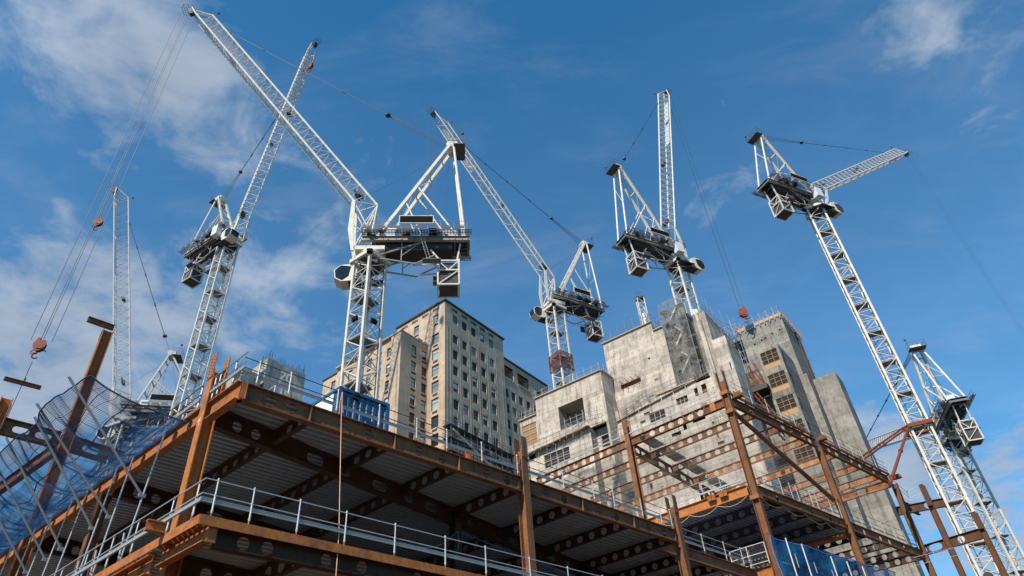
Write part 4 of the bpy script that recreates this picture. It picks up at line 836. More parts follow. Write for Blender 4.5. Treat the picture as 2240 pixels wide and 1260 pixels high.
# ---- second core on the right
D5 = 85 * 1.15; K5P = at_dist(1705, 684, D5); zk5 = K5P[2]; K5P = K5P[:2]
CR = thing('concrete_core', 'grey concrete core at the right with boarded windows and ochre panels', 'concrete core', (*K5P, 0))
kh = [(s * S, (s + .22) * S, kz(z), kz(z + .25)) for s, z in ((.65, 52.85), (1.75, 52.75), (2.75, 52.5), (3.35, 52.4), (4.4, 52.2))]
cast_wall(CR, K5P, A1, OUT1, 0, 6.0 * S, 20, zk5 - .6, kh, mat='concrete_grey', lift=1.5); 
for o in kh: recess(CR, K5P, A1, OUT1, o, .3, 'oxide', 'sleeve')
cast_wall(CR, K5P, A2, OUT2, .02, 7.8 * S, 20, zk5 - .6, (), mat='concrete_grey', maxw=5, lift=2.6)
mass(CR, [xy(K5P, .1, .36), xy(K5P, 5.9 * S, .36), xy(K5P, 5.9 * S, 7.7 * S), xy(K5P, .37, 7.7 * S), xy(K5P, .37, .36)][0:4], 0, zk5 - .7, 'concrete_grey')
mass(CR, [xy(K5P, 6.0 * S, 1.5), xy(K5P, 8.8 * S, 1.5), xy(K5P, 8.8 * S, 8), xy(K5P, 6.0 * S, 8)], 0, zk5 - 5.5, 'concrete_grey'); mass(CR, [xy(K5P, 6.0 * S, .5), xy(K5P, 9.4 * S, .5), xy(K5P, 9.4 * S, 8), xy(K5P, 6.0 * S, 8)], zk5 - 1.6, zk5 - .9, 'concrete_grey', 'floor_slab')
m = MB(); p = xy(K5P, -.1, -.12); q = xy(K5P, 6.1 * S, -.12); m.bar((p[0], p[1], zk5 - .3), (q[0], q[1], zk5 - .3), .12, .5); m.build('edge_shutter', 'timber', CR)
m = MB(); p = xy(K5P, -.12, -.1); q = xy(K5P, -.12, 7.8 * S); m.bar((p[0], p[1], zk5 - .3), (q[0], q[1], zk5 - .3), .12, .5); m.build('edge_shutter', 'ply', CR)
for k in range(9): m = MB(); p = xy(K5P, (.1 + k * .72) * S, -.25); m.bar((p[0], p[1], zk5 - 1.0), (p[0], p[1], zk5 + .25), .12, .14); m.build('soldier', 'timber', CR)
for k in range(11): m = MB(); p = xy(K5P, -.25, (.2 + k * .75) * S); m.bar((p[0], p[1], zk5 - 1.0), (p[0], p[1], zk5 + .25), .12, .14); m.build('soldier', 'ply', CR)
KB = at_dist(1540 + 555 / 3.5, 640 + 380 / 3.5, D5 - 6 * 1.15); zkb = KB[2]; KB = KB[:2]
wz = [(44.68, 47.05), (41.42, 43.8), (38.15, 40.55), (34.9, 37.3), (31.6, 34)]; ko = [(.3 * S, 2.42 * S, kz(a), kz(b)) for a, b in wz]
cast_wall(CR, KB, A1, OUT1, 0, 2.75 * S, 16, zkb, ko, mat='concrete_grey', maxw=0, lift=1.6)
for o in ko:
    zc = o[2] + (o[3] - o[2]) * .27; timber_grid(CR, KB, A1, OUT1, (o[0], o[1], zc, o[3]), 3, 3, 'dark', .1, 'boarded_opening', 'ply'); m = MB(); p = xy(KB, (o[0] + o[1]) / 2, .1); m.obox((p[0], p[1], (o[2] + zc) / 2), V3((*a1, 0)) * (o[1] - o[0]) / 2, V3((*a2, 0)) * .05, UP * (zc - o[2]) / 2); m.build('ochre_board', 'brick', CR)
bo = [(.9, 1.5, kz(a + .6), kz(a + 2.2)) for a, b in wz[:4]]
cast_wall(CR, KB, A2, OUT2, .02, 5.9 * S, 16, zkb, bo, mat='concrete_grey', maxw=0, lift=2.4)
for o in bo: recess(CR, KB, A2, OUT2, o, .3, 'dark')
mass(CR, [xy(KB, .37, .5), xy(KB, 2.7 * S, .5), xy(KB, 2.7 * S, 6 * S), xy(KB, .37, 6 * S)], 0, zkb - .1, 'concrete_grey')
cast_wall(CR, xy(KB, 2.75 * S, 1.6), A1, OUT1, 0, 4.5 * S, 16, zkb - 3.0, (), mat='concrete_grey', maxw=0)
mass(CR, [xy(KB, 2.75 * S, 2.0), xy(KB, 7.3 * S, 2.0), xy(KB, 7.3 * S, 6), xy(KB, 2.75 * S, 6)], 0, zkb - 3.3, 'concrete_grey')
tie_holes(CR, K5P, A1, OUT1, .3, 5.8 * S, kz(46), zk5 - 1, 1.2, 1.5, kh); tie_holes(CR, K5P, A2, OUT2, .5, 7.5 * S, kz(30), zk5 - 1, 1.3, 1.3); tie_holes(CR, K6, A1, OUT1, .3, 4.4 * S, kz(25), zk6 - .5, 1.2, 1.1) if False else None
# pilaster on the right flank and the far slab
cast_wall(CR, xy(K5P, 0.02, 0) - a1 * .55, A2, OUT2, -.3, 2.2, 16, zk5 - 11.5, (), mat='concrete_grey', maxw=0); cast_wall(CR, xy(K5P, .4, -.3) - a1 * .2, A1, OUT1, -.75, 0, 16, zk5 - 11.5, (), mat='concrete_grey', maxw=0)
K6 = at_dist(1540 + 1000 / 3.5, 640 + 605 / 3.5, D5 + 2 * 1.15); zk6 = K6[2]; K6 = K6[:2]
cast_wall(CR, K6, A1, OUT1, 0, 4.6 * S, 16, zk6, (), mat='concrete_grey', maxw=0, lift=2.2); cast_wall(CR, K6, A2, OUT2, .02, 3.5 * S, 16, zk6, (), mat='concrete_grey', maxw=0, lift=2.2)
mass(CR, [xy(K6, .37, .36), xy(K6, 4.6 * S, .36), xy(K6, 4.6 * S, 3.4 * S), xy(K6, .37, 3.4 * S)], 0, zk6 - .05, 'concrete_grey')
m = MB(); p = xy(K5P, -.12, 5.2 * S); q = p
m.tube((p[0], p[1], 24), (p[0], p[1], zk5), .09, 6)
for k in range(14): z = 26 + k * 2.4; m.tube((p[0], p[1], z), (p[0] - a1[0] * .5, p[1] - a1[1] * .5, z), .07, 5)
m.build('riser_pipe', 'oxide', CR)
# red climbing platform between the cores
RP = thing('hanging_platform', 'red lattice platform hanging between the pale and the grey concrete cores', 'platform', (*xy(KB, 3.3 * S, -.6), zkb - 4))
pc = xy(KB, 4.6 * S, -.2); base = Vector((pc[0], pc[1], zkb - 6.4)); da = V3((*a1, 0)); dn = V3((*a2, 0))
m = MB(); m.obox(base, da * 2.4, dn * 1.2, UP * .35); m.build('deck', 'darksteel', RP)
for i in range(6):
    m = MB(); p = base + da * (-2.2 + i * .9) - dn * 1.1; m.tube(p, p + UP * 3.8 + da * .5, .09, 6); m.build('upright', 'oxide', RP)
for i in range(5): m = MB(); p = base + da * (-2.2 + i * .9) - dn * 1.1; m.tube(p, p + UP * 2.6 + da * .9, .06, 5); m.build('lattice_brace', 'oxide', RP)
for dx in (-.4, .1): m = MB(); p = base + da * dx - dn * 1.0; m.tube(p + UP * .3, p - UP * 4.6 - da * 1.9, .11, 6); m.build('strut', 'oxide', RP)
for k in range(7): m = MB(); f = k / 7; p = base + da * (-.4) - dn * 1.0 + (UP * -4.6 - da * 1.9) * f; m.tube(p, p + da * .5 - UP * .5, .05, 5); m.build('lattice_brace', 'oxide', RP)
m = MB(); m.grid(lambda a, b: base - dn * 1.15 + da * (-2.4 + 4.6 * a + .4 * b) + UP * (.2 + 2.6 * b), 6, 4); m.build('mesh_screen', 'rednet', RP)
# ---- core with floor numbers
X = at_dist(587.9, 782.9, 95); azR, azL = 36.3, -51.6; z20 = X[2]
NCt = thing('concrete_core', 'small concrete core with reinforcement bars on top and the painted numbers 20 and 19', 'concrete core', (X[0], X[1], 0))
P20 = X[:2]; OR, OL = azL + 180, azR + 180
cast_wall(NCt, P20, azR, OR, 0, 6.95, 20, z20, (), mat='concrete', maxw=0, lift=2.75, zvis=42); cast_wall(NCt, P20, azL, OL, .02, 4.4, 20, z20, (), mat='concrete', maxw=0, lift=2.75, zvis=42)
rr, ll = compass(azR), compass(azL); q = lambda s, t: P20 + rr * s + ll * t
mass(NCt, [q(.36, .36), q(6.9, .36), q(6.9, 4.35), q(.36, 4.35)], 0, z20 - .05, 'concrete')
Xs = at_dist(531.4, 803.6, 93); Qs = Xs[:2]; zs = Xs[2]
cast_wall(NCt, Qs, azR, OR, 0, 3.2, 20, zs, (), mat='concrete', maxw=0, lift=2.75, zvis=42); cast_wall(NCt, Qs, azL, OL, .02, 5.5, 20, zs, (), mat='concrete', maxw=0, lift=2.75, zvis=42)
mass(NCt, [Qs + rr * .36 + ll * .36, Qs + rr * 3.1 + ll * .36, Qs + rr * 3.1 + ll * 5.4, Qs + rr * .36 + ll * 5.4], 0, zs - .05, 'concrete')
m = MB()
for k in range(34):
    p = q(.2 + k * .2, .25); m.tube((p[0], p[1], z20), (p[0] + rnd.uniform(-.1, .1), p[1], z20 + rnd.uniform(.5, 1.5)), .028, 4)
for k in range(20): p = q(.2, .2 + k * .21); m.tube((p[0], p[1], z20), (p[0] + rnd.uniform(-.1, .1), p[1], z20 + rnd.uniform(.5, 1.7)), .028, 4)
p = q(6.6, .3); m.tube((p[0], p[1], z20), (p[0], p[1], z20 + 2.0), .03, 4)
for k in range(14): p = Qs + rr * .2 + ll * (1.0 + k * .28); m.tube((p[0], p[1], zs), (p[0] + rnd.uniform(-.1, .1), p[1], zs + rnd.uniform(1.2, 2.3)), .025, 4)
m.build('starter_bars', 'darktube', NCt, kind='stuff')
def digits(parent, txt, P, az, s, z, size, mat):       # painted numerals as thin strokes standing 1 cm proud of the wall
    seg = {'2': [[(0, .8), (.1, .95), (.3, 1), (.5, .92), (.55, .75), (.45, .55), (0, 0), (.58, 0)]], '0': [[(.28, 1), (.08, .85), (0, .5), (.08, .15), (.28, 0), (.48, .15), (.56, .5), (.48, .85), (.28, 1)]], '1': [[(.1, .8), (.3, 1), (.3, 0)], [(.08, 0), (.52, 0)]], '9': [[(.5, .7), (.42, .52), (.25, .45), (.06, .55), (0, .75), (.08, .93), (.28, 1), (.46, .92), (.52, .7), (.48, .35), (.35, .08), (.12, 0)]]}
    d = V3((*compass(az), 0)); o = V3((*compass(azL + 180), 0)); b = Vector((P[0], P[1], 0)) + o * .02
    for i, ch in enumerate(txt):
        m = MB()
        for st in seg[ch]:
            pts = [b + d * (s + (i * .82 + x) * size) + UP * (z + y * size) for x, y in st]
            for p0, p1 in zip(pts[:-1], pts[1:]): m.bar(p0, p1, .02, size * .17, UP if abs((p1 - p0).normalized().dot(UP)) < .9 else d)
        m.build('painted_number', mat, parent)
digits(NCt, '20', P20, azR, 2.5, 59.0, 1.45, 'whitepaint'); digits(NCt, '19', P20, azR, 2.7, 56.1, 1.45, 'whitepaint')

# ---- stone office tower
SU, SVz = 34.8, -53.3; su, sv = compass(SU), compass(SVz); OUTR, OUTL = SVz + 180, SU + 180
SP = at_dist(973, 655, 108); zst = SP[2]; SP = SP[:2]
ST = thing('office_tower', 'tan stone office tower with rows of dark windows, behind the blue container', 'office tower', (*SP, 0))
def win_mesh(w, h, fr=.07, mat='winframe'):
    m = MB()
    for x in (-w / 2 + fr / 2, w / 2 - fr / 2): m.obox((x, 0, 0), Vector((fr / 2, 0, 0)), Vector((0, .05, 0)), UP * h / 2)
    for z in (-h / 2 + fr / 2, h / 2 - fr / 2): m.obox((0, 0, z), Vector((w / 2 - fr, 0, 0)), Vector((0, .05, 0)), UP * fr / 2)
    m.obox((0, -.005, h * .12), Vector((w / 2 - fr, 0, 0)), Vector((0, .035, 0)), UP * .025)
    return m.mesh('window', mat)
def pane_mesh(w, h, mat):
    m = MB(); m.obox((0, .02, 0), Vector((w / 2 - .05, 0, 0)), Vector((0, .012, 0)), UP * (h / 2 - .05)); return m.mesh('pane', mat)
BL = {}
for k_ in ((1.42, 2.0), (1.85, 2.35), (1.3, 2.0)):
    for f_ in (.3, .5, .7):
        mb_ = MB(); mb_.obox((0, .0, k_[1] / 2 - .06 - k_[1] * f_ / 2), Vector((k_[0] / 2 - .08, 0, 0)), Vector((0, .006, 0)), UP * (k_[1] * f_ / 2 - .02)); BL[(k_, f_)] = mb_.mesh('window_blind', 'panel')
WM = {k: (win_mesh(*k), pane_mesh(*k, 'glass'), pane_mesh(*k, 'blind')) for k in ((1.42, 2.0), (1.85, 2.35), (1.3, 2.0))}
def vent_mesh(w, h):
    m = MB(); m.obox((0, 0, 0), Vector((w / 2, 0, 0)), Vector((0, .03, 0)), UP * h / 2)
    for k in range(3): m.obox((0, -.04, -h / 2 + h * (k + .5) / 3), Vector((w / 2 - .04, 0, 0)), Vector((0, .012, 0)), UP * .03)
    return m.mesh('air_vent', 'vent')
VM = vent_mesh(1.3, .5)
def stone_wall(P, az, outw, s0, s1, z0, z1, wins, blind=.3, vents=False, th=.5, name='stone_wall', rel=None, vdz=.0):
    """wins: list of (centre s, centre z, w, h)"""
    d = V3((*compass(az), 0)); n = V3((*compass(outw), 0)); P = Vector((P[0], P[1], 0)); ops = []
    for (s, z, w, h) in wins:
        ops.append((s - w / 2, s + w / 2, z - h / 2, z + h / 2))
        if vents: ops.append((s - .65, s + .65, z - h / 2 - .78, z - h / 2 - .28))
    zl = sorted({round(z0, 3), round(z1, 3)} | {round(o[k], 3) for o in ops for k in (2, 3) if z0 < o[k] < z1}); zl = [z for i, z in enumerate(zl) if i == 0 or z - zl[i - 1] > .004]
    m = MB()
    for (a, b, y0, y1) in rects(min(s0, s1), max(s0, s1), zl, ops): m.obox(P + d * (a + b) / 2 + UP * (y0 + y1) / 2 - n * th / 2, d * (b - a) / 2, n * th / 2, UP * (y1 - y0) / 2)
    m.build(name, 'stone', ST)
    rz = math.atan2(n.y, n.x) + math.pi / 2
    for (s, z, w, h) in wins:
        fm, pg, pb = WM[(w, h)]; c = P + d * s + UP * z - n * .26; f = inst('window', fm, ST, c, rz); p = bpy.data.objects.new('pane', pb if rnd.random() < blind else pg); COL.objects.link(p); p.parent = f; ORG[p] = Vector((0, 0, 0))
        if rnd.random() < .18: bo_ = bpy.data.objects.new('window_blind', BL[((w, h), rnd.choice((.3, .5, .7)))]); COL.objects.link(bo_); bo_.parent = f
        if vents: inst('air_vent', VM, ST, P + d * s + UP * (z - h / 2 - .53) - n * .14, rz)
        sl = None
def grille_mesh():
    m = MB()
    for i in range(6): m.obox((-.75 + i * .3, 0, 0), Vector((.09, 0, 0)), Vector((0, .06, 0)), UP * .28)
    return m.mesh('attic_grille', 'vent')
GR = grille_mesh()
fl = [82.85 - 0] + [78.1 - 3.585 * k for k in range(12)]
colsR = (3.05, 5.85, 8.7, 11.55, 14.45)
stone_wall(SP, SU, OUTR, 0, 18.6, 30, zst - .35, [(s, z, 1.42, 2.0) for z in fl for s in colsR], .12)
colsL = (2.45, 7.9)
stone_wall(SP, SVz, OUTL, .5, 13.6, 30, zst - .35, [(2.45, z, 1.85, 2.35) if False else (2.45, z, 1.42, 2.0) for z in fl[:1]] + [(2.5, z - .05, 1.85, 2.35) for z in fl[1:]] + [(7.9, fl[0], 1.42, 2.0)], .7, vents=True)
m = MB()
p1 = SP + su * 18.6; p2 = SP + su * 18.6 + sv * 13.4; p3 = SP + sv * 13.4
ins = lambda p, a, b: p + su * a + sv * b
mass(ST, [ins(SP, .55, .55), ins(SP, 18.1, .55), ins(SP, 18.1, 13.0), ins(SP, .55, 13.0)], 0, zst - .4, 'dark', 'inner_floor_core')
m = MB(); m.prism([tuple(ins(SP, -.35, -.35)) + (zst - .34,), tuple(ins(SP, 18.95, -.35)) + (zst - .34,), tuple(ins(SP, 18.95, 13.9)) + (zst - .34,), tuple(ins(SP, -.35, 13.9)) + (zst - .34,)], (0, 0, .34)); m.build('roof_coping', 'stonedark', ST)
m = MB(); c = SP + su * 18.35; m.obox((*(SP + su * 18.35 + sv * 6.7), (30 + zst - .4) / 2), V3((*su, 0)) * .25, V3((*sv, 0)) * 6.2, UP * (zst - .4 - 30) / 2); m.build('stone_wall', 'stone', ST)
nR, nLs = V3((*compass(OUTR), 0)), V3((*compass(OUTL), 0))
for k in range(5): inst('attic_grille', GR, ST, (*(SP + su * (2.9 + k * 2.9)), zst - 1.25), math.atan2(nR.y, nR.x) + math.pi / 2).location += nR * .02
for k in range(4): inst('attic_grille', GR, ST, (*(SP + sv * (2.4 + k * 3.0)), zst - 1.25), math.atan2(nLs.y, nLs.x) + math.pi / 2).location += nLs * .02
for s in [c - 1.35 for c in colsR] + [c + 1.35 for c in colsR] + [.8, 17.6]:   # shallow pilaster strips
    m = MB(); m.obox((*(SP + su * s), (30 + 80.4) / 2), V3((*su, 0)) * .05, nR * .03, UP * (80.4 - 30) / 2); m.build('pilaster', 'stone', ST)
for z in fl[1:]:
    for s in colsR: m = MB(); m.obox(Vector((*(SP + su * s), z - 1.8)) + nR * .0, V3((*su, 0)) * .85, nR * .02, UP * .5); m.build('spandrel', 'stone', ST)
for s in (3.85, 4.15, 4.4): m = MB(); m.obox((*(SP + sv * s), (30 + zst - 2) / 2), V3((*sv, 0)) * .06, nLs * .06, UP * (zst - 2 - 30) / 2); m.build('pilaster', 'stone', ST)
# lower wing to the right, with two open loggias
RW = ins(SP, 18.1, .14); zr = 81.3
lg = [(.3, 3.8, 77.1, 79.9), (5.4, 9.3, 77.2, 79.9)]
fr_ = [73.1, 69.55, 65.95, 62.4, 58.8, 55.2]
def wing_wall():
    d = V3((*su, 0)); n = nR; P = Vector((*RW, 0)); wins = [(s, z, 1.42, 2.0) for z in fr_ for s in (.9, 3.3, 5.9, 8.6, 11.3, 14.0)] + [(13.0, 77.6, 1.42, 2.0)]
    ops = [(s - w / 2, s + w / 2, z - h / 2, z + h / 2) for s, z, w, h in wins] + lg
    zl = sorted({30.0, zr} | {round(o[k], 3) for o in ops for k in (2, 3)}); m = MB()
    for (a, b, y0, y1) in rects(.5, 17.0, zl, ops): m.obox(P + d * (a + b) / 2 + UP * (y0 + y1) / 2 - n * .25, d * (b - a) / 2, n * .25, UP * (y1 - y0) / 2)
    m.build('stone_wall', 'stone', ST); rz = math.atan2(n.y, n.x) + math.pi / 2
    for (s, z, w, h) in wins:
        fm, pg, pb = WM[(w, h)]; f = inst('window', fm, ST, P + d * s + UP * z - n * .26, rz); p = bpy.data.objects.new('pane', pb if rnd.random() < .1 else pg); COL.objects.link(p); p.parent = f
wing_wall()
for o in lg: recess(ST, RW, SU, OUTR, o, 2.2, 'stone', 'loggia'); m = MB(); c = RW + su * (o[0] + o[1]) / 2; m.obox(Vector((*c, o[2] - .45)) + nR * .06, V3((*su, 0)) * 2.1, nR * .06, UP * .1); m.build('sill_band', 'stone', ST)
mass(ST, [ins(RW, .5, 2.8), ins(RW, 16.9, 2.8), ins(RW, 16.9, 10), ins(RW, .5, 10)], 0, zr - .1, 'stone', 'wing_mass'); mass(ST, [ins(RW, .5, .55), ins(RW, 16.9, .55), ins(RW, 16.9, 2.7), ins(RW, .5, 2.7)], 0, 76.9, 'dark', 'inner_floor_core'); mass(ST, [ins(RW, .5, .55), ins(RW, 16.9, .55), ins(RW, 16.9, 2.7), ins(RW, .5, 2.7)], 80.1, zr - .1, 'stone', 'wing_mass')
m = MB(); m.prism([tuple(ins(RW, .45, -.3)) + (zr,), tuple(ins(RW, 17.3, -.3)) + (zr,), tuple(ins(RW, 17.3, 10)) + (zr,), tuple(ins(RW, .45, 10)) + (zr,)], (0, 0, .3)); m.build('roof_coping', 'stonedark', ST)
# wing to the left, standing nearer
WP = ins(SP, -7.2, 4.55); zw = 77.2
fw = [74.6 - 3.585 * k for k in range(10)]
stone_wall(WP, SU, OUTR, 0, 7.3, 30, zw, [(3.5, z, 1.3, 2.0) for z in fw] + [(6.3, z, 1.3, 2.0) for z in fw], .25, vents=True)
stone_wall(WP, SVz, OUTL, .5, 2.75, 30, zw, [], name='stone_wall')
WQ = ins(WP, .45, 2.75)
stone_wall(WQ, SVz, OUTL, .0, 16.2, 30, zw, [(s, z - .3, 1.3, 2.0) for z in fw for s in (.85, 3.6, 6.4, 9.2, 12.0, 14.7)], .75, vents=True)
WZ = ins(WQ, .2, 16.2); stone_wall(WZ, SVz, OUTL, 0, 4.6, 30, zw - .6, [(1.2, z - .3, 1.3, 2.0) for z in fw], .6, vents=True)
for s in (.55, .75): m = MB(); m.obox((*(WP + sv * s), (30 + zw) / 2), V3((*sv, 0)) * .05, nLs * .06, UP * (zw - 30) / 2); m.build('pilaster', 'stone', ST)
mass(ST, [ins(WP, 1.2, .6), ins(WP, 6.9, .6), ins(WP, 6.9, 23.4), ins(WP, 1.2, 23.4)], 0, zw - .5, 'dark', 'inner_floor_core')
m = MB(); c = WZ + sv * 4.55 + su * 3.5; m.obox((*c, (30 + zw - .6) / 2), V3((*su, 0)) * 3.3, V3((*sv, 0)) * .05, UP * (zw - .6 - 30) / 2); m.build('stone_wall', 'stone', ST)
m = MB(); m.prism([tuple(ins(WP, -.2, -.15)) + (zw,), tuple(ins(WP, 7.2, -.15)) + (zw,), tuple(ins(WP, 7.2, 18.9)) + (zw,), tuple(ins(WP, -.2, 18.9)) + (zw,)], (0, 0, .22)); m.build('roof_coping', 'stone', ST)
m = MB(); m.prism([tuple(ins(WZ, -.2, 0)) + (zw - .6,), tuple(ins(WZ, 7, 0)) + (zw - .6,), tuple(ins(WZ, 7, 4.8)) + (zw - .6,), tuple(ins(WZ, -.2, 4.8)) + (zw - .6,)], (0, 0, .25)); m.build('roof_coping', 'stonedark', ST)
m = MB(); c = ins(WP, 5.6, 1.2); m.obox((*c, zw + .55), V3((*su, 0)) * .5, V3((*sv, 0)) * .5, UP * .5); m.obox((*c, zw + 1.15), V3((*su, 0)) * .7, V3((*sv, 0)) * .7, UP * .07); m.build('chimney', 'stone', ST)
m = MB(); c = ins(WP, 6.7, .3); m.tube((c[0], c[1], zw + .45), (c[0] + .1, c[1] - .25, zw + .6), .42, 10); m.build('satellite_dish', 'steelgrey', ST)
for k, (s, w) in enumerate(((3.2, 1.6), (6.0, 2.8), (14.6, 1.8))): m = MB(); c = ins(WQ, 1.5, s); m.obox((*c, zw + .65), V3((*su, 0)) * .8, V3((*sv, 0)) * w / 2, UP * .6); m.build('roof_plant', 'darksteel', ST)
# dark scaffold at the foot of the stone tower
SC = thing('scaffold', 'dark tube scaffold wrapped round the foot of the stone tower', 'scaffold', (*SP, 45))
def sp3(s, n, z): p = SP + su * s - sv * n; return Vector((p[0], p[1], z))
for k in range(11):
    for n in (.6, 2.2): m = MB(); m.tube(sp3(-.8 + k * 1.75, n, 38), sp3(-.8 + k * 1.75, n, 60.2 if n > 1 else 57.6), .05, 5); m.build('standard', 'tube', SC)
for z in (57.6, 55.2, 52.8, 50.4, 48.0):
    m = MB(); m.obox(sp3(8.0, 1.4, z), V3((*su, 0)) * 9.2, V3((*sv, 0)) * .9, UP * .06); m.build('boarding', 'darktube', SC)
    for n in (.6, 2.2):
        for dz in (.6, 1.1): m = MB(); m.tube(sp3(-1.2, n, z + dz), sp3(17.2, n, z + dz), .04, 5); m.build('ledger', 'darktube', SC)
for k in range(6): m = MB(); s = -.8 + k * 3.2; m.tube(sp3(s, 2.25, 50.4 + 2.4 * (k % 2)), sp3(s + 3, 2.25, 55.2), .04, 5); m.build('brace', 'darktube', SC)
m = MB(); m.bar(sp3(-.6, 2.5, 56.6), sp3(16.5, 2.5, 50.6), .1, .5); m.build('chute', 'timber', SC)

# ================================================================== LUFFING JIB TOWER CRANES
MASTW = 2.2
class SEP:      # same calls as MB, but every shape becomes a part of its own
    def __init__(s, name, mat, parent): s.a = (name, mat, parent)
    def tube(s, *p): MB().tube(*p).build(*s.a)
    def bar(s, *p): MB().bar(*p).build(*s.a)
def crane(label, top, psi, tip, apex, base_z=0.0, corner=5.0, kink=(2.5, 8.0), pend=.93, block=.34, hook_z=None, detail=False, ropes=True, mast_to=None, deck_len=10.2, deck_z=1.6, panels=((.80, .90), (.55, .65)), sign=True, collar=None, cabside=-1, jibw=1.75, rope_r=.022, lattice=.06, mastpanel=1.62, deckrails=True, legw=.34, hoist_r=None, paint='white'):
    top = Vector(top); X = V3((*compass(psi), 0)); Y = UP.cross(X)       # forward, left
    C = lambda x, y, z: top + X * x + Y * y + UP * z
    t = thing('tower_crane', label, 'crane', (top.x, top.y, base_z), 'white luffing jib tower cranes')
    # ---- mast
    mast = node('mast', t); va = math.degrees(math.atan2(top.x, top.y)); ca = va + 180 + corner
    cor = [V3((*compass(ca + 90 * k), 0)) * (MASTW / math.sqrt(2)) for k in range(4)]
    b0 = Vector((top.x, top.y, base_z)); H = top.z - base_z
    d01 = (cor[1] - cor[0]).normalized(); 
    for c in cor: m = MB(); m.obox(b0 + c + UP * H / 2, d01 * .135, d01.cross(UP) * .135, UP * H / 2); m.build('leg', paint, mast)
    n = max(2, int(round(H / mastpanel))); vis0 = 0; br = MB()
    for i in range(n):
        z0 = top.z - H * i / n; z1 = top.z - H * (i + 1) / n
        if z0 < base_z + 4 and base_z == 0 and detail: break
        for k in range(4):
            p, q = cor[k], cor[(k + 1) % 4]; o = Vector((top.x, top.y, 0)); items = [('h', o + p + UP * z1, o + q + UP * z1, lattice * .9)]
            if (i + k) % 2: items.append(('d', o + p + UP * z0, o + q + UP * z1, lattice))
            else: items.append(('d', o + q + UP * z0, o + p + UP * z1, lattice))
            for ty, a, b, r in items:
                if detail and z0 > 12: mm = MB(); mm.tube(a, b, r, 6); mm.build('brace', paint, mast)
                else: br.tube(a, b, r, 5)
        if i % 3 == 2:
            mm = MB(); mm.obox(Vector((top.x, top.y, z1 + .05)) + d01 * .2, d01 * .75, d01.cross(UP) * .95, UP * .04); mm.bar(Vector((top.x, top.y, z1 + .05)) + d01 * -.6 + d01.cross(UP) * .9, Vector((top.x, top.y, z1 + .05)) + d01 * .95 + d01.cross(UP) * .9, .06, .3); mm.build('landing', 'steelgrey', mast)
    if br.v: br.build('bracing', paint, mast, kind='stuff')
    m = MB(); s = d01.cross(UP)
    lo = Vector((top.x, top.y, 0)) + d01 * .35 - s * .35
    for a in (-.2, .2): m.tube(lo + d01 * a + UP * base_z, lo + d01 * a + UP * (top.z - 1), .022, 4)
    for k in range(int(H / .42)): m.tube(lo - d01 * .2 + UP * (base_z + .42 * k), lo + d01 * .2 + UP * (base_z + .42 * k), .014, 3)
    m.build('ladder', 'steelgrey', mast, kind='stuff')
    m = MB(); cc0 = cor[3] * .9; m.tube(Vector((top.x, top.y, base_z)) + cc0, Vector((top.x, top.y, top.z)) + cc0, .05, 5); m.build('power_cable', 'black', mast)
    # ---- slewing head: flared box, turntable drum
    m = MB()
    for k in range(4):
        p, q = cor[k] * 1.28, cor[(k + 1) % 4] * 1.28; m.bar(top + p + UP * .1, top + q + UP * .1, .26, .42)
    m.build('slewing_frame', paint, t)
    m = MB(); m.tube(C(0, 0, .2), C(0, 0, .62), 1.25, 20); m.tube(C(0, 0, .62), C(0, 0, .8), 1.45, 20); m.prism([C(-1.5, -1.35, .8), C(1.5, -1.35, .8), C(1.5, 1.35, .8), C(-1.5, 1.35, .8)], (0, 0, .5)); m.build('turntable', paint, t)
    m = MB(); m.obox(C(0, 0, -.45), X * .9, Y * .9, UP * .3); m.obox(C(.3, .3, -.9), X * .5, Y * .4, UP * .25); m.build('slew_motor', 'darksteel', t)
    for sg in (-1, 1):
        m = MB(); m.obox(C(0, 0, -.35) + cor[0 if sg > 0 else 2] * 1.5, X * .28, Y * .22, UP * .18); m.build('floodlight', 'black', t)
    # ---- machinery deck (counter jib)
    DL = deck_len; dz = deck_z + 1.0
    for y in (-1.25, 1.25):
        m = MB(); ibeam(m, C(.9, y, dz), C(-DL, y, dz), .62, .34); m.build('deck_girder', 'cranegrey', t)
    m = SEP('cross_member', 'steelgrey', t)
    for k in range(8): m.bar(C(-.4 - k * (DL - .6) / 7, -1.3, dz - .35), C(-.4 - k * (DL - .6) / 7, 1.3, dz - .35), .16, .3)
    m = MB(); m.obox(C(-DL / 2, 0, dz + .03), X * DL / 2, Y * 1.15, UP * .03); m.build('deck_plate', 'darksteel', t)
    for y in (-2.05, 2.05):
        w = MB(); [w.bar(C(.9, y + e, dz - .05), C(-DL - .2, y + e, dz - .05), .05, .09) for e in (-.34, -.1, .12, .34)]; [w.bar(C(.8 - e * .3, y - .34, dz - .04), C(.8 - e * .3, y + .34, dz - .04), .05, .03) for e in range(int((DL + .9) / .3))]; wk = w.build('walkway', 'darksteel', t)
        if deckrails:
            r = MB(); yy = y + (.38 if y > 0 else -.38)
            for k in range(9): x = .9 - k * (DL + .6) / 8; r.tube(C(x, yy, dz), C(x, yy, dz + 1.1), .025, 4)
            for z in (.55, 1.1): r.tube(C(.9, yy, dz + z), C(-DL + .3, yy, dz + z), .022, 4)
            r.build('walkway_rail', 'steelgrey', wk)
            r = MB()
            for k in range(8): x = .8 - k * (DL + .5) / 8; r.obox(C(x - .55, yy, dz + .28), X * .46, Y * .01, UP * .17)
            r.build('mesh_guard', 'darktube', wk, kind='stuff')
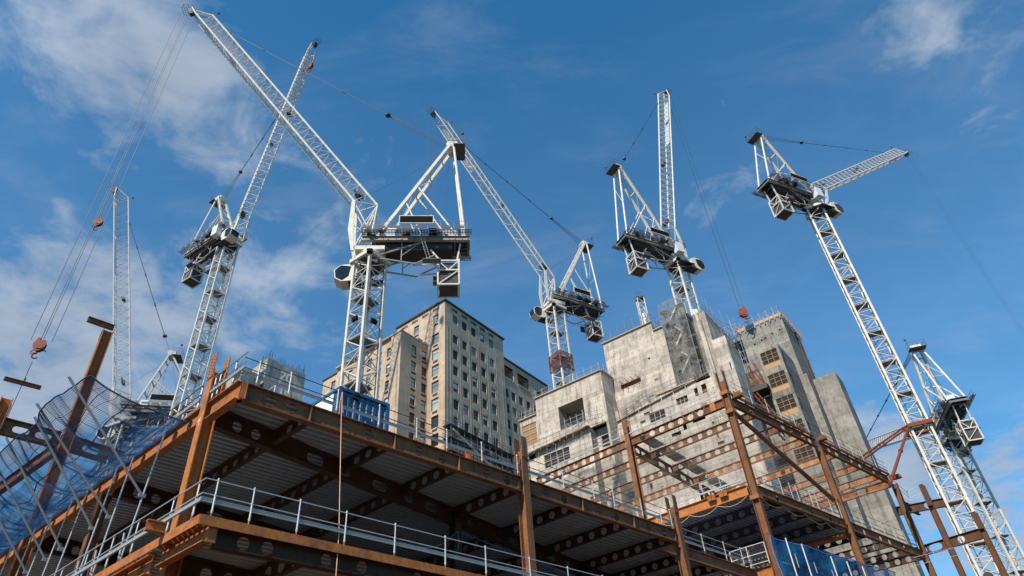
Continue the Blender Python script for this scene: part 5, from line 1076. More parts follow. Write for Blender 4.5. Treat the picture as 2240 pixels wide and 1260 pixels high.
    m = MB(); m.tube(C(-3.4, -.8, dz + .75), C(-3.4, .8, dz + .75), .62, 14); m.obox(C(-3.4, -1.0, dz + .6), X * .5, Y * .1, UP * .55); m.obox(C(-3.4, 1.0, dz + .6), X * .5, Y * .1, UP * .55); m.build('winch_drum', 'steelgrey', t)
    m = MB(); m.tube(C(-6.4, -.8, dz + .7), C(-6.4, .8, dz + .7), .55, 14); m.obox(C(-6.4, 1.0, dz + .6), X * .45, Y * .12, UP * .5); m.build('winch_drum', 'darksteel', t)
    m = MB(); m.obox(C(-1.9, .7, dz + .75), X * .55, Y * .4, UP * .7); m.obox(C(-8.2, .4, dz + .65), X * .7, Y * .6, UP * .6); m.build('cabinet', 'panel', t)
    m = MB(); m.obox(C(-.7, cabside * 2.15, dz - .75), X * .65, Y * .45, UP * .95); m.build('electric_cabinet', 'panel', t)
    rr_ = random.Random(int(top.x * 10)); cl = {'darksteel': MB(), 'steelgrey': MB(), 'cranegrey': MB()}
    for k in range(34):
        kind = ('darksteel', 'steelgrey', 'cranegrey')[k % 3]; mm = cl[kind]; x = rr_.uniform(-DL + .6, .3); y = rr_.uniform(-1.9, 1.9); w, l, h = rr_.uniform(.12, .4), rr_.uniform(.12, .45), rr_.uniform(.12, .55)
        if k % 4 == 0: mm.tube(C(x, y - w, dz + .2 + h), C(x, y + w, dz + .2 + h), rr_.uniform(.12, .3), 9)
        else: mm.obox(C(x, y, dz + .06 + h), X * l, Y * w, UP * h)
    for k in range(16):
        mm = cl[('darksteel', 'steelgrey')[k % 2]]; x = rr_.uniform(-DL + .8, -.4); y = rr_.uniform(-1.1, 1.1); z = dz - rr_.uniform(.5, 1.3)
        if k % 3: mm.obox(C(x, y, z), X * rr_.uniform(.1, .45), Y * rr_.uniform(.1, .4), UP * rr_.uniform(.1, .35))
        else: mm.tube(C(x, y, z), C(x - rr_.uniform(.8, 2.4), y * .5, z - rr_.uniform(-.3, .5)), .05, 6)
    for kind, mm in cl.items(): mm.build('machinery', kind, t, kind='stuff')
    # truss and soffit under the deck
    m = SEP('under_strut', 'cranegrey', t)
    for y in (-1.0, 1.0):
        m.tube(C(-.9, y, .3), C(-5.2, y, dz - .6), .11, 6); m.tube(C(-.8, y, -.1), C(-4.6, y, -.9), .10, 6); m.tube(C(-4.6, y, -.9), C(-6.6, y, .3), .09, 6); m.tube(C(-3.2, y, dz - .5), C(-3.2, y, -.4), .06, 5); m.tube(C(-5.2, y, dz - .5), C(-3.2, y, .2), .06, 5)
    m = MB(); m.obox(C(-3.6, 0, dz - 1.15), X * 2.1, Y * .95, UP * .45); m.obox(C(-6.8, 0, dz - 1.05), X * 1.6, Y * 1.0, UP * .35); m.build('machinery_soffit', 'darksteel', t)
    m = MB(); m.tube(C(-5.4, 1.6, dz - .3), C(-6.2, 1.6, -1.0), .03, 4); m.tube(C(-5.1, 1.6, dz - .3), C(-5.9, 1.6, -1.0), .03, 4); m.obox(C(-6.3, 1.6, -1.05), X * .9, Y * .4, UP * .03)
    for k in range(9): m.tube(C(-5.4 - .8 * k / 9, 1.6, dz - .4 - 2.6 * k / 9), C(-5.1 - .8 * k / 9, 1.6, dz - .4 - 2.6 * k / 9), .016, 3)
    m.build('access_ladder', 'steelgrey', t)
    # ---- counterweight hanging below the rear
    cw = MB(); x0, x1, zt, zb_ = -DL + 1.2, -DL + 3.3, -.5, -3.6
    cnr = [(x0, -1.0), (x1, -1.0), (x1, 1.0), (x0, 1.0)]
    for (x, y) in cnr: cw.bar(C(x, y, zt + .2), C(x, y, zb_), .16, .16, X)
    for z in (zt, (zt + zb_) / 2 + .3, zb_):
        for a, b in zip(cnr, cnr[1:] + cnr[:1]): cw.bar(C(a[0], a[1], z), C(b[0], b[1], z), .15, .15)
    for a, b in zip(cnr, cnr[1:] + cnr[:1]): cw.bar(C(a[0], a[1], zb_), C(b[0], b[1], (zt + zb_) / 2 + .3), .09, .09); cw.bar(C(a[0], a[1], zt), C((a[0] + b[0]) / 2, (a[1] + b[1]) / 2, (zt + zb_) / 2 + .3), .1, .1); cw.bar(C(b[0], b[1], zt), C((a[0] + b[0]) / 2, (a[1] + b[1]) / 2, (zt + zb_) / 2 + .3), .1, .1)
    for y in (-.8, .8): cw.bar(C(x1 - .3, y, zt), C(-DL + 4.6, y, dz - .6), .16, .16); cw.bar(C(x0 + .2, y, zt), C(x0 - .2, y, dz - .6), .16, .16); cw.bar(C(x1, y, zt - .2), C(-4.4, y, -.9), .13, .13)
    cwo = cw.build('counterweight_cage', paint, t)
    m = MB(); m.obox(C((x0 + x1) / 2, 0, (zt + zb_) / 2 - .75), X * ((x1 - x0) / 2 - .12), Y * .88, UP * .82); m.obox(C((x0 + x1) / 2, 0, zt - .55), X * ((x1 - x0) / 2 - .2), Y * .8, UP * .42); m.build('ballast', 'ballast', cwo)
    m = MB(); m.obox(C((x0 + x1) / 2 + .9, -1.5, zt - .9), X * .7, Y * .35, UP * .04); m.obox(C((x0 + x1) / 2 + 1.0, -1.6, zt - .4), X * .6, Y * .04, UP * .5); m.build('ballast_platform', 'darktube', cwo)
    # ---- cab
    sy = cabside
    prof = [(.2, -.35), (.2, .95), (1.0, 1.35), (2.1, 1.2), (2.75, .5), (2.6, -.5), (1.9, -.95), (.8, -.85)]
    y0 = sy * 1.55 - .75; m = MB(); m.prism([C(1.0 + x, y0, -.65 + z) for x, z in prof], Y * 1.5); cabo = m.build('cab', 'cream', t)
    gp = [(1.05, .95), (2.05, 1.08), (2.6, .45), (2.47, -.42), (1.85, -.78), (1.2, -.2)]
    m = MB(); m.prism([C(1.0 + x, y0 - .02, -.65 + z) for x, z in gp], Y * 1.54)
    m.prism([C(1.02 + x, y0 + .12, -.65 + z) for x, z in [(2.12, 1.13), (2.73, .5), (2.6, -.47), (1.95, -.9), (1.9, -.8), (2.45, -.45), (2.6, .45), (2.05, 1.1)]], Y * 1.26); m.build('window', 'cabglass', cabo)
    m = MB(); 
    for a, b in zip(gp[:-1], gp[1:]):
        for y in (y0 - .03, y0 + 1.53): m.tube(C(1.0 + a[0], y, -.65 + a[1]), C(1.0 + b[0], y, -.65 + b[1]), .035, 4)
    m.bar(C(1.0 + 2.8, y0 + .1, -.65 + .3), C(1.0 + 2.8, y0 + 1.4, -.65 + .3), .04, .04); m.bar(C(1.0 + 2.66, y0 + .75, .45), C(1.0 + 2.65, y0 + .75, -1.2), .04, .04); m.build('window_bar', 'black', cabo)
    m = MB(); m.obox(C(.1, sy * 2.0, -.95), X * 1.4, Y * .5, UP * .04); m.obox(C(1.2, sy * 1.55, -1.55), X * 1.0, Y * .7, UP * .05); m.build('cab_platform', 'darksteel', t)
    # ---- A-frame
    ax, az_ = apex; af = node('a_frame', t)
    for y in (-1.15, 1.15):
        m = MB(); m.bar(C(-.6, y, dz), C(ax + .2, y * .62, az_), legw, legw, X); m.build('front_leg', paint, af)
        m = MB(); m.tube(C(-DL + .5, y * 1.05, dz), C(ax - .25, y * .7, az_ - .2), .15, 8); m.build('rear_leg', paint, af)
    m = SEP('brace', paint, af); P = lambda f, y: C(-.6, y, dz).lerp(C(ax + .2, y * .62, az_), f)
    for y in (-1.15, 1.15):
        m.tube(P(.52, y), C(-DL + 1.2, y, dz), .11, 6); m.tube(P(.36, y), C(-DL * .52, y, dz), .08, 6)
    for f in (.3, .5, .7, .88): m.bar(P(f, -1.15), P(f, 1.15), .14, .2)
    m.tube(P(.3, -1.15), P(.5, 1.15), .05, 5); m.tube(P(.5, 1.15), P(.7, -1.15), .05, 5); f = .42; R = lambda f, y: C(-DL + .5, y * 1.05, dz).lerp(C(ax - .25, y * .7, az_ - .2), f); m.tube(R(.45, -1.15), R(.45, 1.15), .06, 5); m.tube(R(.45, -1.15), R(.75, 1.15), .05, 5)
    m = MB()
    for k in range(26): a = P(k / 26, -1.15) + Y * -.12; m.bar(a + Y * -.22, a + Y * .22, .05, .05)
    for yy in (-.34, .1): m.tube(P(0, -1.15) + Y * yy, P(1, -1.15) + Y * yy, .03, 4)
    m.build('ladder', 'steelgrey', af, kind='stuff')
    m = MB(); m.obox(C(ax - .1, 0, az_ + .15), X * .55, Y * .85, UP * .42); m.tube(C(ax + .2, -.6, az_ + .4), C(ax + .2, .6, az_ + .4), .45, 12); m.build('head_sheaves', paint, af)
    m = MB(); m.obox(C(ax - .9, 0, az_ - .35), X * .7, Y * 1.3, UP * .035)
    for (x, y) in ((ax - 1.55, -1.3), (ax - 1.55, 1.3), (ax - .25, -1.3), (ax - .25, 1.3), (ax - 1.55, 0)): m.tube(C(x, y, az_ - .35), C(x, y, az_ + .8), .025, 4)
    for z in (.2, .8): m.path([C(ax - .25, -1.3, az_ + z), C(ax - 1.55, -1.3, az_ + z), C(ax - 1.55, 1.3, az_ + z), C(ax - .25, 1.3, az_ + z)], .022, 4)
    m.build('head_platform', 'darktube', af)
    m = MB(); m.tube(C(ax - 1.3, 1.3, az_ + .8), C(ax - 1.3, 1.3, az_ + 1.3), .02, 4); m.build('beacon_mast', 'darktube', af); m = MB(); m.ball(C(ax - 1.3, 1.3, az_ + 1.45), .2, 8, 5); m.build('beacon', 'orange', af)
    if sign:
        m = MB(); m.obox(C(-DL * .46, cabside * -2.5 if False else 2.5, dz + 1.25), X * 1.7, Y * .05, UP * .52); sb = m.build('sign_board', 'black', t); m = MB()
        for z in (.73, 1.77): m.bar(C(-DL * .46 - 1.76, 2.5, dz + z), C(-DL * .46 + 1.76, 2.5, dz + z), .13, .08)
        for x in (-1.74, 1.74): m.bar(C(-DL * .46 + x, 2.5, dz + .73), C(-DL * .46 + x, 2.5, dz + 1.77), .13, .08, X)
        m.build('board_frame', paint, sb)
        m = MB(); m.obox(C(-DL * .40, -2.5, dz + 1.25), X * 1.7, Y * .05, UP * .52); sb = m.build('sign_board', 'black', t); m = MB()
        for z in (.73, 1.77): m.bar(C(-DL * .40 - 1.76, -2.5, dz + z), C(-DL * .40 + 1.76, -2.5, dz + z), .13, .08)
        m.build('board_frame', paint, sb)
    # ---- jib: triangular lattice, two chords below and one on top
    jib = node('jib', t); K = C(kink[0], 0, kink[1]); T = C(tip[0], 0, tip[1]); D = (T - K); JL = D.length; D.normalize(); Nn = Y.cross(D).normalized()
    if Nn.dot(UP) < 0 and abs(Nn.dot(UP)) > .2: Nn = -Nn
    if Nn.dot(X) > 0: Nn = -Nn                       # towards the top side of the jib, facing the A-frame
    hd = 2.15; J = lambda s, y, h: K + D * s + Y * y + Nn * h
    taper = 2.6; S1 = JL - taper
    chords = {}
    for y in (-jibw / 2, jibw / 2):
        m = MB(); m.tube(J(0, y, 0), J(S1, y, 0), .14, 8); m.tube(J(S1, y, 0), J(JL, y * .5, .35), .11, 7); m.build('lower_chord', paint, jib)
    m = MB(); m.tube(J(-1.2, 0, hd), J(S1, 0, hd), .14, 8); m.tube(J(S1, 0, hd), J(JL, 0, .5), .08, 7); m.build('upper_chord', paint, jib)
    nb = int(round(S1 / 1.75)); bay = S1 / nb; jb = MB(); r = lattice * .72
    def add(a, b, rr=r):
        if detail: mm = MB(); mm.tube(a, b, rr, 6); mm.build('brace', paint, jib)
        else: jb.tube(a, b, rr, 5)
    for i in range(nb):
        a, b = i * bay, (i + 1) * bay; sg = 1 if i % 2 else -1
        add(J(a, -sg * jibw / 2, 0), J(b, sg * jibw / 2, 0)); add(J(a, -jibw / 2, 0), J(a, jibw / 2, 0), r * .9)
        for y in (-jibw / 2, jibw / 2): add(J(a, y, 0), J((a + b) / 2, 0, hd)); add(J(b, y, 0), J((a + b) / 2, 0, hd))
    if jb.v: jb.build('bracing', paint, jib, kind='stuff')
    m = SEP('end_frame', paint, jib); m.tube(J(S1, -jibw / 2, 0), J(S1, jibw / 2, 0), .07, 6); m.tube(J(S1, -jibw / 2, 0), J(S1, 0, hd), .07, 6); m.tube(J(S1, jibw / 2, 0), J(S1, 0, hd), .07, 6)
    # walkway cables with clips along the chord and wind panels
    m = MB()
    for i in range(nb * 2): s = i * bay / 2 + .4; m.obox(J(s, -jibw / 2 - .12, -.1), D * .06, Y * .05, Nn * .05)
    m.build('rope_rollers', 'darksteel', jib, kind='stuff')
    for (f0, f1) in panels:
        m = MB(); A_ = J(S1 * f0, -.55, .10); nseg = int((f1 - f0) * S1 / .3)
        for i in range(nseg):
            s0 = S1 * f0 + (f1 - f0) * S1 * i / nseg; w = (f1 - f0) * S1 / nseg; m.obox(J(s0 + w / 2, 0, .12 + (.02 if i % 2 else 0)), D * w * .46, Y * .58, Nn * .02)
        m.build('wind_panel', 'panel', jib)
    # heel: tapered plates down to the pivots, back frame
    for y in (-jibw / 2, jibw / 2):
        piv = C(1.75, y * 1.25, .75); m = MB(); Kp = J(0, y, 0); mid = Kp.lerp(piv, .6) + X * .35
        dd = (piv - Kp).normalized(); sd = Y; 
        m.prism([Kp + X * .18, Kp - X * .18, mid - X * .42, piv - X * .14, piv + X * .14, mid + X * .16], Y * .16); m.build('heel_plate', paint, jib)
        m = SEP('heel_brace', paint, jib); m.tube(Kp, C(-.2, y, dz + .2), .07, 6); m.tube(J(-1.2, 0, hd), piv, .09, 6); m.tube(Kp, J(-1.2, 0, hd), .08, 6); m.tube(J(-1.2, 0, hd), C(.1, y, dz), .09, 6); m.tube(J(-1.2, 0, hd), C(1.5, y, 3.6), .06, 6); m.tube(Kp.lerp(piv, .5), C(.1, y, dz + .4), .06, 6)
    m = MB(); m.obox(J(1.4, 0, hd * .5), D * .5, Y * .6, Nn * .06); m.obox(J(1.0, .2, hd * .62), D * .35, Y * .3, Nn * .12); m.build('heel_platform', 'darksteel', jib)
    # jib head
    m = MB(); m.tube(J(JL - .3, -.35, .05), J(JL - .3, .35, .05), .42, 12); m.obox(J(JL - .55, 0, -.15), D * .45, Y * .3, Nn * .28); m.build('head_sheave', 'darksteel', jib)
    m = MB(); c = J(JL, 0, .1)
    for y in (-.6, .6):
        m.path([J(JL - .2, y, .2), J(JL - .2, y, .2) + X * 1.3, J(JL - .2, y, .2) + X * 1.3 + UP * .8, J(JL - .2, y, .2) + UP * .8], .03, 4)
    for x in (.0, .65, 1.3): m.tube(J(JL - .2, -.6, .2) + X * x, J(JL - .2, .6, .2) + X * x, .03, 4); m.tube(J(JL - .2, -.6, .2) + X * x + UP * .8, J(JL - .2, .6, .2) + X * x + UP * .8, .03, 4)
    m.build('head_basket', 'darktube', jib)
    m = MB(); m.tube(J(S1 - .3, .2, hd), J(S1 - .3, .2, hd) + Nn * .7, .025, 4); m.ball(J(S1 - .3, .2, hd) + Nn * .8, .2, 8, 5); m.build('beacon', 'orange', jib)
    m = MB(); m.tube(J(S1 * .42, -.45, hd * .6), J(S1 * .42, .45, hd * .6), .28, 10); m.build('guide_sheave', 'darksteel', jib)
    # ---- pendants and luffing ropes
    pa = C(ax + .3, 0, az_ + .45); pb = J(S1 * pend, 0, hd); pm = pa.lerp(pb, block)
    m = MB()
    for k in range(5):
        y = -.5 + .25 * k; m.tube(pa + Y * y, pm + Y * y * .3, rope_r * .8, 4)
    m.build('luffing_rope', 'rope', t)
    m = MB(); m.ball(pm, .36, 8, 5, (1, 1, .8)); m.build('pendant_block', 'darksteel', t)
    m = MB(); m.tube(pm, pb, rope_r * 1.9, 5)
    for k in (.25, .5, .75, .97): q = pm.lerp(pb, k); d = (pb - pm).normalized(); m.tube(q - d * .3, q + d * .3, rope_r * 4, 6)
    m.build('pendant_bar', 'rope', t)
    m = MB(); m.tube(C(-3.4, .2, dz + 1.2), pa, rope_r * .7, 4); m.tube(C(-6.4, -.3, dz + 1.1), C(ax, -.3, az_), rope_r * .7, 4); m.tube(J(.5, .3, hd), C(ax + .8, .3, az_ - 1.5), rope_r * .7, 4); m.build('winch_rope', 'rope', t)
    hk = None
    if hook_z is not None:
        h = J(JL - .25, 0, -.35); m = MB()
        for (x, y) in ((-.85, -.25), (-.28, .25), (.3, -.25), (.9, .25)): m.tube(h + X * x + Y * y, Vector((h.x, h.y, hook_z)) + X * x * .9 + Y * y * .9, hoist_r or rope_r * .7, 4)
        m.build('hoist_rope', 'rope', t); hk = Vector((h.x, h.y, hook_z))
    return t, C, hk, J, JL
def hook_block(label, p, az, s=1.0, mat='orange'):
    t = thing('hook_block', label, 'hook block', p, 'orange crane hook blocks'); X = V3((*compass(az), 0)); Y = UP.cross(X); p = Vector(p); Q = lambda x, y, z: p + (X * x + Y * y + UP * z) * s
    for y in (-.22, .17):
        m = MB(); m.prism([Q(-.45, y, .0), Q(.45, y, .0), Q(.62, y, -.5), Q(.5, y, -1.05), Q(.15, y, -1.35), Q(-.2, y, -1.35), Q(-.55, y, -1.0), Q(-.62, y, -.45)], Y * .05 * s); m.build('cheek_plate', mat, t)
    for x in (-.28, .28): m = MB(); m.tube(Q(x, -.13, -.35), Q(x, .13, -.35), .3 * s, 12); m.build('sheave', 'darksteel', t)
    m = MB(); m.obox(Q(-.15, 0, -.95), X * .3 * s, Y * .3 * s, UP * .16 * s); m.obox(Q(.25, 0, .1), X * .14 * s, Y * .2 * s, UP * .22 * s); m.build('ballast_cheek', mat, t)
    m = MB(); m.tube(Q(0, 0, -1.3), Q(0, 0, -1.65), .11 * s, 8)
    a = [Q(.0 + .3 * math.sin(t_), 0, -1.95 + .3 * math.cos(t_)) for t_ in [math.radians(d) for d in range(0, 255, 20)]]; m.path(a, .085 * s, 6); m.build('hook', mat, t)
    m = MB(); m.tube(Q(-.5, 0, -1.1), Q(-.85, 0, -1.3), .06 * s, 5); m.tube(Q(.4, 0, -1.2), Q(.6, 0, -1.55), .06 * s, 5); m.tube(Q(.1, 0, -1.5), Q(.55, 0, -1.75), .05 * s, 5); m.build('handle', mat, t)
    return t
def local(top, psi, px):
    q = on_wall(px, top, psi); d = q - np.array(top); return (float(d[:2] @ compass(psi)), float(d[2]))
def tip_xy(top, psi, tip): return np.array(top[:2]) + compass(psi) * tip[0]
def z_over(xy_, px): return 1.7 + tan_el(*px) * math.hypot(*xy_)
CR_ = {}
def make(key, label, axis, dist, psi, tip, apex, hook=None, **k):
    top = at_dist(*axis, dist); tp = local(top, psi, tip); ap = local(top, psi, apex)
    hz = z_over(tip_xy(top, psi, tp), hook) if hook else None
    CR_[key] = crane(label, top, psi, tp, ap, hook_z=hz, **k) + (top, tp, ap)
    return CR_[key]
make('A', 'largest white crane, mast rising behind the blue container, jib reaching to the top left', (810, 577), 54, 263.4, (417, 24), (988, 328), hook=(95, 746), corner=4, kink=local(at_dist(810, 577, 54), 263.4, (776, 452)), pend=.90, block=.245, detail=True, panels=((.905, .96), (.715, .765)), lattice=.062, rope_r=.022, hoist_r=.03)
make('B', 'white crane at the left whose jib crosses behind the long diagonal jib', (500, 537), 90, 121, (690, 95), (484, 440), corner=20, kink=local(at_dist(500, 537, 90), 121, (533, 478)), pend=.66, block=.28, panels=((.83, .98), (.68, .82)), base_z=0, sign=False, rope_r=.03, detail=True)
make('C', 'far left white crane with an upright jib, its A-frame peeping over the blue net', (272, 935), 105, -106, (252, 413), (376, 780), hook=(92, 745) and None, corner=10, kink=(3.0, 6.0), pend=.86, block=.12, panels=((.77, .95), (.55, .75)), rope_r=.03, legw=.22, jibw=1.4, lattice=.045, paint='palegrey')
make('D', 'white crane on the low pale core, jib sloping up behind the largest crane', (1213, 679), 95, 238, (946, 247), (1276, 538), hook=(958, 700), corner=0, kink=local(at_dist(1213, 679, 95), 238, (1187, 600)), base_z=kz(43.2), pend=.83, block=.26, panels=((.87, .95), (.66, .74)), rope_r=.028, detail=True)
make('E', 'white crane above the netted stair tower, with an upright jib and cab to the right', (1480, 583), 88, 61.5, (1458, 202), (1350, 372), hook=(1612, 678), corner=-14, kink=local(at_dist(1480, 583, 88), 61.5, (1470, 505)), base_z=kz(47), pend=.92, block=.13, panels=((.79, .95), (.60, .76)), rope_r=.026, detail=True)
make('F', 'white crane on the long leaning mast, jib pointing low to the right', (1783, 462), 96, 63, (1984, 337), (1659, 303), hook=(2290, 820), corner=36, kink=local(at_dist(1783, 462, 96), 63, (1800, 420)), pend=.86, block=.30, panels=((.80, .95),), hoist_r=.007, rope_r=.02, detail=True)
make('G', 'farther white crane standing behind the long leaning mast at the right', (2083, 968), 122, 14, (1880, 992), (2003, 765), corner=8, kink=(2.6, 3.6), pend=.9, block=.3, panels=(), rope_r=.05, sign=False)
# the tip of one more crane behind the pale core
tH = at_dist(1400, 655, 125); H_ = thing('crane_jib', 'short white lattice jib top showing above the tall pale core', 'crane jib', (tH[0], tH[1], 0)); cx, cy, hz = tH
pts = [(.75, .75), (-.75, .75), (-.75, -.75), (.75, -.75)]
for a, b in pts: m = MB(); m.tube((cx + a, cy + b, 0), (cx + a, cy + b, hz), .1, 6); m.build('chord', 'white', H_)
m = MB()
for k in range(20):
    z = hz - k * 1.6
    for i in range(4): a, b = pts[i], pts[(i + 1) % 4]; m.tube((cx + a[0], cy + a[1], z), (cx + b[0], cy + b[1], z), .05, 4); m.tube((cx + a[0], cy + a[1], z), (cx + b[0], cy + b[1], z - 1.6), .05, 4)
m.build('bracing', 'white', H_)
m = MB(); m.tube((cx, cy, hz - 12), (cx, cy, hz - 4), .35, 10); m.build('wind_panel', 'panel', H_)
m = MB(); m.obox((cx, cy, hz + .2), Vector((.9, 0, 0)), Vector((0, .9, 0)), UP * .15)
for a in (-.8, .8): m.tube((cx + a, cy, hz), (cx + a, cy, hz + 1.9), .04, 4)
for z in (.9, 1.9): m.tube((cx - .8, cy, hz + z), (cx + .8, cy, hz + z), .04, 4)
m.build('head_platform', 'darktube', H_)
tA_ = CR_['A'][5]
for k, px in enumerate(((770, 712), (830, 712))):
    zz = z_over(tA_[:2], px); d_ = V3((*compass(math.degrees(math.atan2(tA_[0], tA_[1])) + 180 + (50 if k else -40)), 0)); c_ = Vector((tA_[0], tA_[1], zz)) + d_ * 1.25; mm = MB(); mm.obox(c_, d_ * .12, d_.cross(UP) * .32, UP * .22); mm.tube(c_ - d_ * .1, c_ - d_ * .5, .05, 5); tag(mm.build('floodlight', 'black'), ('black floodlight on the near left side of the largest crane mast', 'black floodlight on the right side of the largest crane mast')[k], 'floodlight', 'floodlights on the largest mast')
# hooks
hA = CR_['A'][2]; hook_block('orange hook block on the ropes at the far left, a steel beam slung beneath it', hA, 250, .82)
hE = CR_['E'][2]; hook_block('orange hook block hanging over the roof between the pale and grey cores', hE, 100, 1.15)
Bt = CR_['B']; tB = Bt[5]; tipB = Bt[6]; pB = Vector((*tip_xy(tB, 121, tipB), 0)); pB = pB + V3((*compass(121), 0)) * .0; pB.z = z_over(pB[:2], (683, 143)); hook_block('orange hook block tucked under the tip of the crossing jib', pB, 121, 1.0)
m = MB(); m.tube(pB, pB + UP * 3.2, .035, 5); m.tube(pB + V3((.3, 0, 0)), pB + V3((.3, 0, 3.2)), .035, 5); tag(m.build('hoist_rope', 'rope'), 'short rope pair holding the hook under the tip of the crossing jib', 'rope')
Ct = CR_['C']; pC = Vector((*(tip_xy(Ct[5], -106, Ct[6])), 0)); pC.z = z_over(pC[:2], (217, 479)); pC2 = Vector(at_dist(218, 480, math.hypot(pC.x, pC.y) - 1)); hook_block('small red hook block near the tip of the upright far left jib', pC2, -106, 1.15)
m = MB()
for dx in (-.3, .3): m.tube(pC2 + V3((dx, 0, 0)), Vector((pC2.x + dx, pC2.y, Ct[5][2] + Ct[6][1])), .035, 4)
tag(m.build('hoist_rope', 'rope'), 'rope pair holding the small red hook by the upright far left jib', 'rope')
# steel section slung from the far left hook
hb = hA + UP * -2.2; zb = z_over(hA[:2], (64, 838)); bc = Vector((hA.x, hA.y, zb)); bl = V3(at_z(98, 850, zb)) - V3(at_z(18, 829, zb)); bh = bl.length / 2; bl.normalize()
bt = thing('slung_beam', 'short steel channel hanging level from the far left hook', 'steel beam', bc)
m = MB(); ibeam(m, bc - bl * bh, bc + bl * bh, .3, .3); m.build('channel', 'brown', bt)
m = MB(); m.tube(hb, bc + UP * .05, .03, 5); m.tube(bc + bl * .06 + UP * .4, bc + bl * .1, .05, 5); m.build('sling', 'rope', bt)
zt = z_over(hA[:2], (20, 925)); m = MB(); m.tube(bc - UP * .25, Vector((hA.x, hA.y, zt - 6)), .03, 5); m.build('tag_line', 'rope', bt)
m = MB(); p0 = hA + UP * -2.0
# collar and red props tying the long mast to the frame
tF = CR_['F'][5]; mx, my = tF[0], tF[1]; zc = z_over((mx, my), (2005, 938)); MT = thing('mast_tie', 'red oxide tie props and pale collar holding the long leaning mast to the frame', 'mast tie', (mx, my, zc))
ca_ = math.degrees(math.atan2(mx, my)) + 180 + 36; cor = [V3((*compass(ca_ + 90 * k), 0)) * 2.1 for k in range(4)]; o = Vector((mx, my, zc))
for k in range(4): m = MB(); m.bar(o + cor[k], o + cor[(k + 1) % 4], .35, .5); m.build('collar_beam', 'oxide' if k % 2 else 'timber', MT)
def prop(a, b, r=.105):
    a = Vector(a); b = Vector(b); m = MB(); m.tube(a, b, r, 10); d = (b - a).normalized()
    for f in (.08, .5, .92): q = a.lerp(b, f); m.tube(q - d * .18, q + d * .18, r * 1.6, 8)
    m.build('prop', 'oxide', MT)
near = sorted(cor, key=lambda c: c.x)[0]
prop(o + near + UP * .1, V3(at_z(1840, 1030, ZW + .6))); prop(o + near - UP * .2, V3(at_z(1868, 1020, ZW + 1.2)), .11); prop(o + near - UP * .3, V3(at_z(1947, 1058, 23.6)), .15)
# ================================================================== SCAFFOLDS, ROOF RAILS, WORKER
def tube_rail(label, pts, n, h=1.5, up=.5, mat='tube', group='scaffold tube edge rails', r=.035, rails=(.5, 1.1), jitter=.5):
    t = thing('edge_rail', label, 'edge rail', pts[0], group); P = [Vector(p) for p in pts]; L = [(b - a).length for a, b in zip(P[:-1], P[1:])]; tot = sum(L)
    def pos(s):
        for a, b, l in zip(P[:-1], P[1:], L):
            if s <= l + 1e-6: return a.lerp(b, s / l)
            s -= l
        return P[-1]
    for k in range(n):
        p = pos(tot * (k + .5) / n); m = MB(); hh = h + rnd.uniform(0, jitter); m.tube(p - UP * .3, p + UP * hh, r, 5); m.tube(p + UP * .1, p + UP * .5 + V3((rnd.uniform(-.5, .5), rnd.uniform(-.5, .5), 0)), r * .8, 4); m.build('post', mat, t)
    for z in rails: m = MB(); m.path([p + UP * z for p in P], r * .9, 5); m.build('rail', mat, t)
    return t
def k3(P, s, n, z): p = xy(P, s, n); return (p[0], p[1], z)
tube_rail('scaffold tube rail along the top of the tall pale core', [k3(K2P, .5, .1, kz(51.0)), k3(K2P, -7.2 * S, .1, kz(51.0)), k3(K2P, -7.2 * S, 3, kz(51.0))], 9, rails=(.55, 1.25), h=1.6)
tube_rail('scaffold tube rail on the step of the tall pale core beside the stair tower', [k3(K2P, -7.25 * S, .1, kz(49.5)), k3(K2P, -8.5 * S, .1, kz(49.5))], 3)
tube_rail('scaffold tube rail on top of the low pale core round its crane', [k3(K1P, 10.4 * S, .1, kz(45.4)), k3(K1P, .1, .1, kz(45.5)), k3(K1P, 0, 2.7 * S, kz(45.5))], 12, h=1.2, rails=(.5, 1.1), mat='galv')
tube_rail('scaffold tube rail on the low pale core ledge next to the stone tower', [k3(K1P, 12.6 * S, .1, kz(43.25)), k3(K1P, 10.0 * S, .1, kz(43.25))], 4, h=1.4, mat='galv')
tube_rail('galvanised rail across the big square opening of the low core', [k3(K1P, 6.5 * S, .25, kz(39.8)), k3(K1P, 3.0 * S, .25, kz(39.8))], 4, h=1.5, mat='galv', rails=(.6, 1.2))
tube_rail('long walkway rail below the big square opening of the low core', [k3(K1P, 12.4 * S, -1.2, kz(37.8)), k3(K1P, 4.4 * S, -1.2, kz(38.1)), k3(K1P, 2.2 * S, -1.4, kz(38.9)), k3(K1P, .2 * S, -1.3, kz(38.6))], 13, h=1.3, rails=(.1, .6, 1.2), jitter=.9)
tube_rail('walkway rail along the foot of the tall pale core', [k3(foot, -.5, -.2, kz(39.2)), k3(foot, -4.7 * S, -.2, kz(40.3)), k3(foot, -12.8 * S, -.2, kz(40.6))], 12, h=1.3, rails=(.1, .6, 1.2), jitter=.7)
tube_rail('scaffold rail along the shuttered top of the grey core', [k3(K5P, 9.0 * S, .2, zk5 - .7), k3(K5P, 6.2 * S, .1, zk5 - .2), k3(K5P, .1, .0, zk5 + .1), k3(K5P, .0, 7.6 * S, zk5 + .1)], 17, h=1.3, rails=(.4, .8, 1.2), mat='galv', r=.03)
tube_rail('scaffold tubes on top of the pier right of the stair tower', [k3(K2P, -14.1 * S, -.8, kz(48.6)), k3(K2P, -14.3 * S, 4, kz(48.4)), k3(K2P, -15.4 * S, 6, kz(47.6))], 6, h=1.2, jitter=2.2)
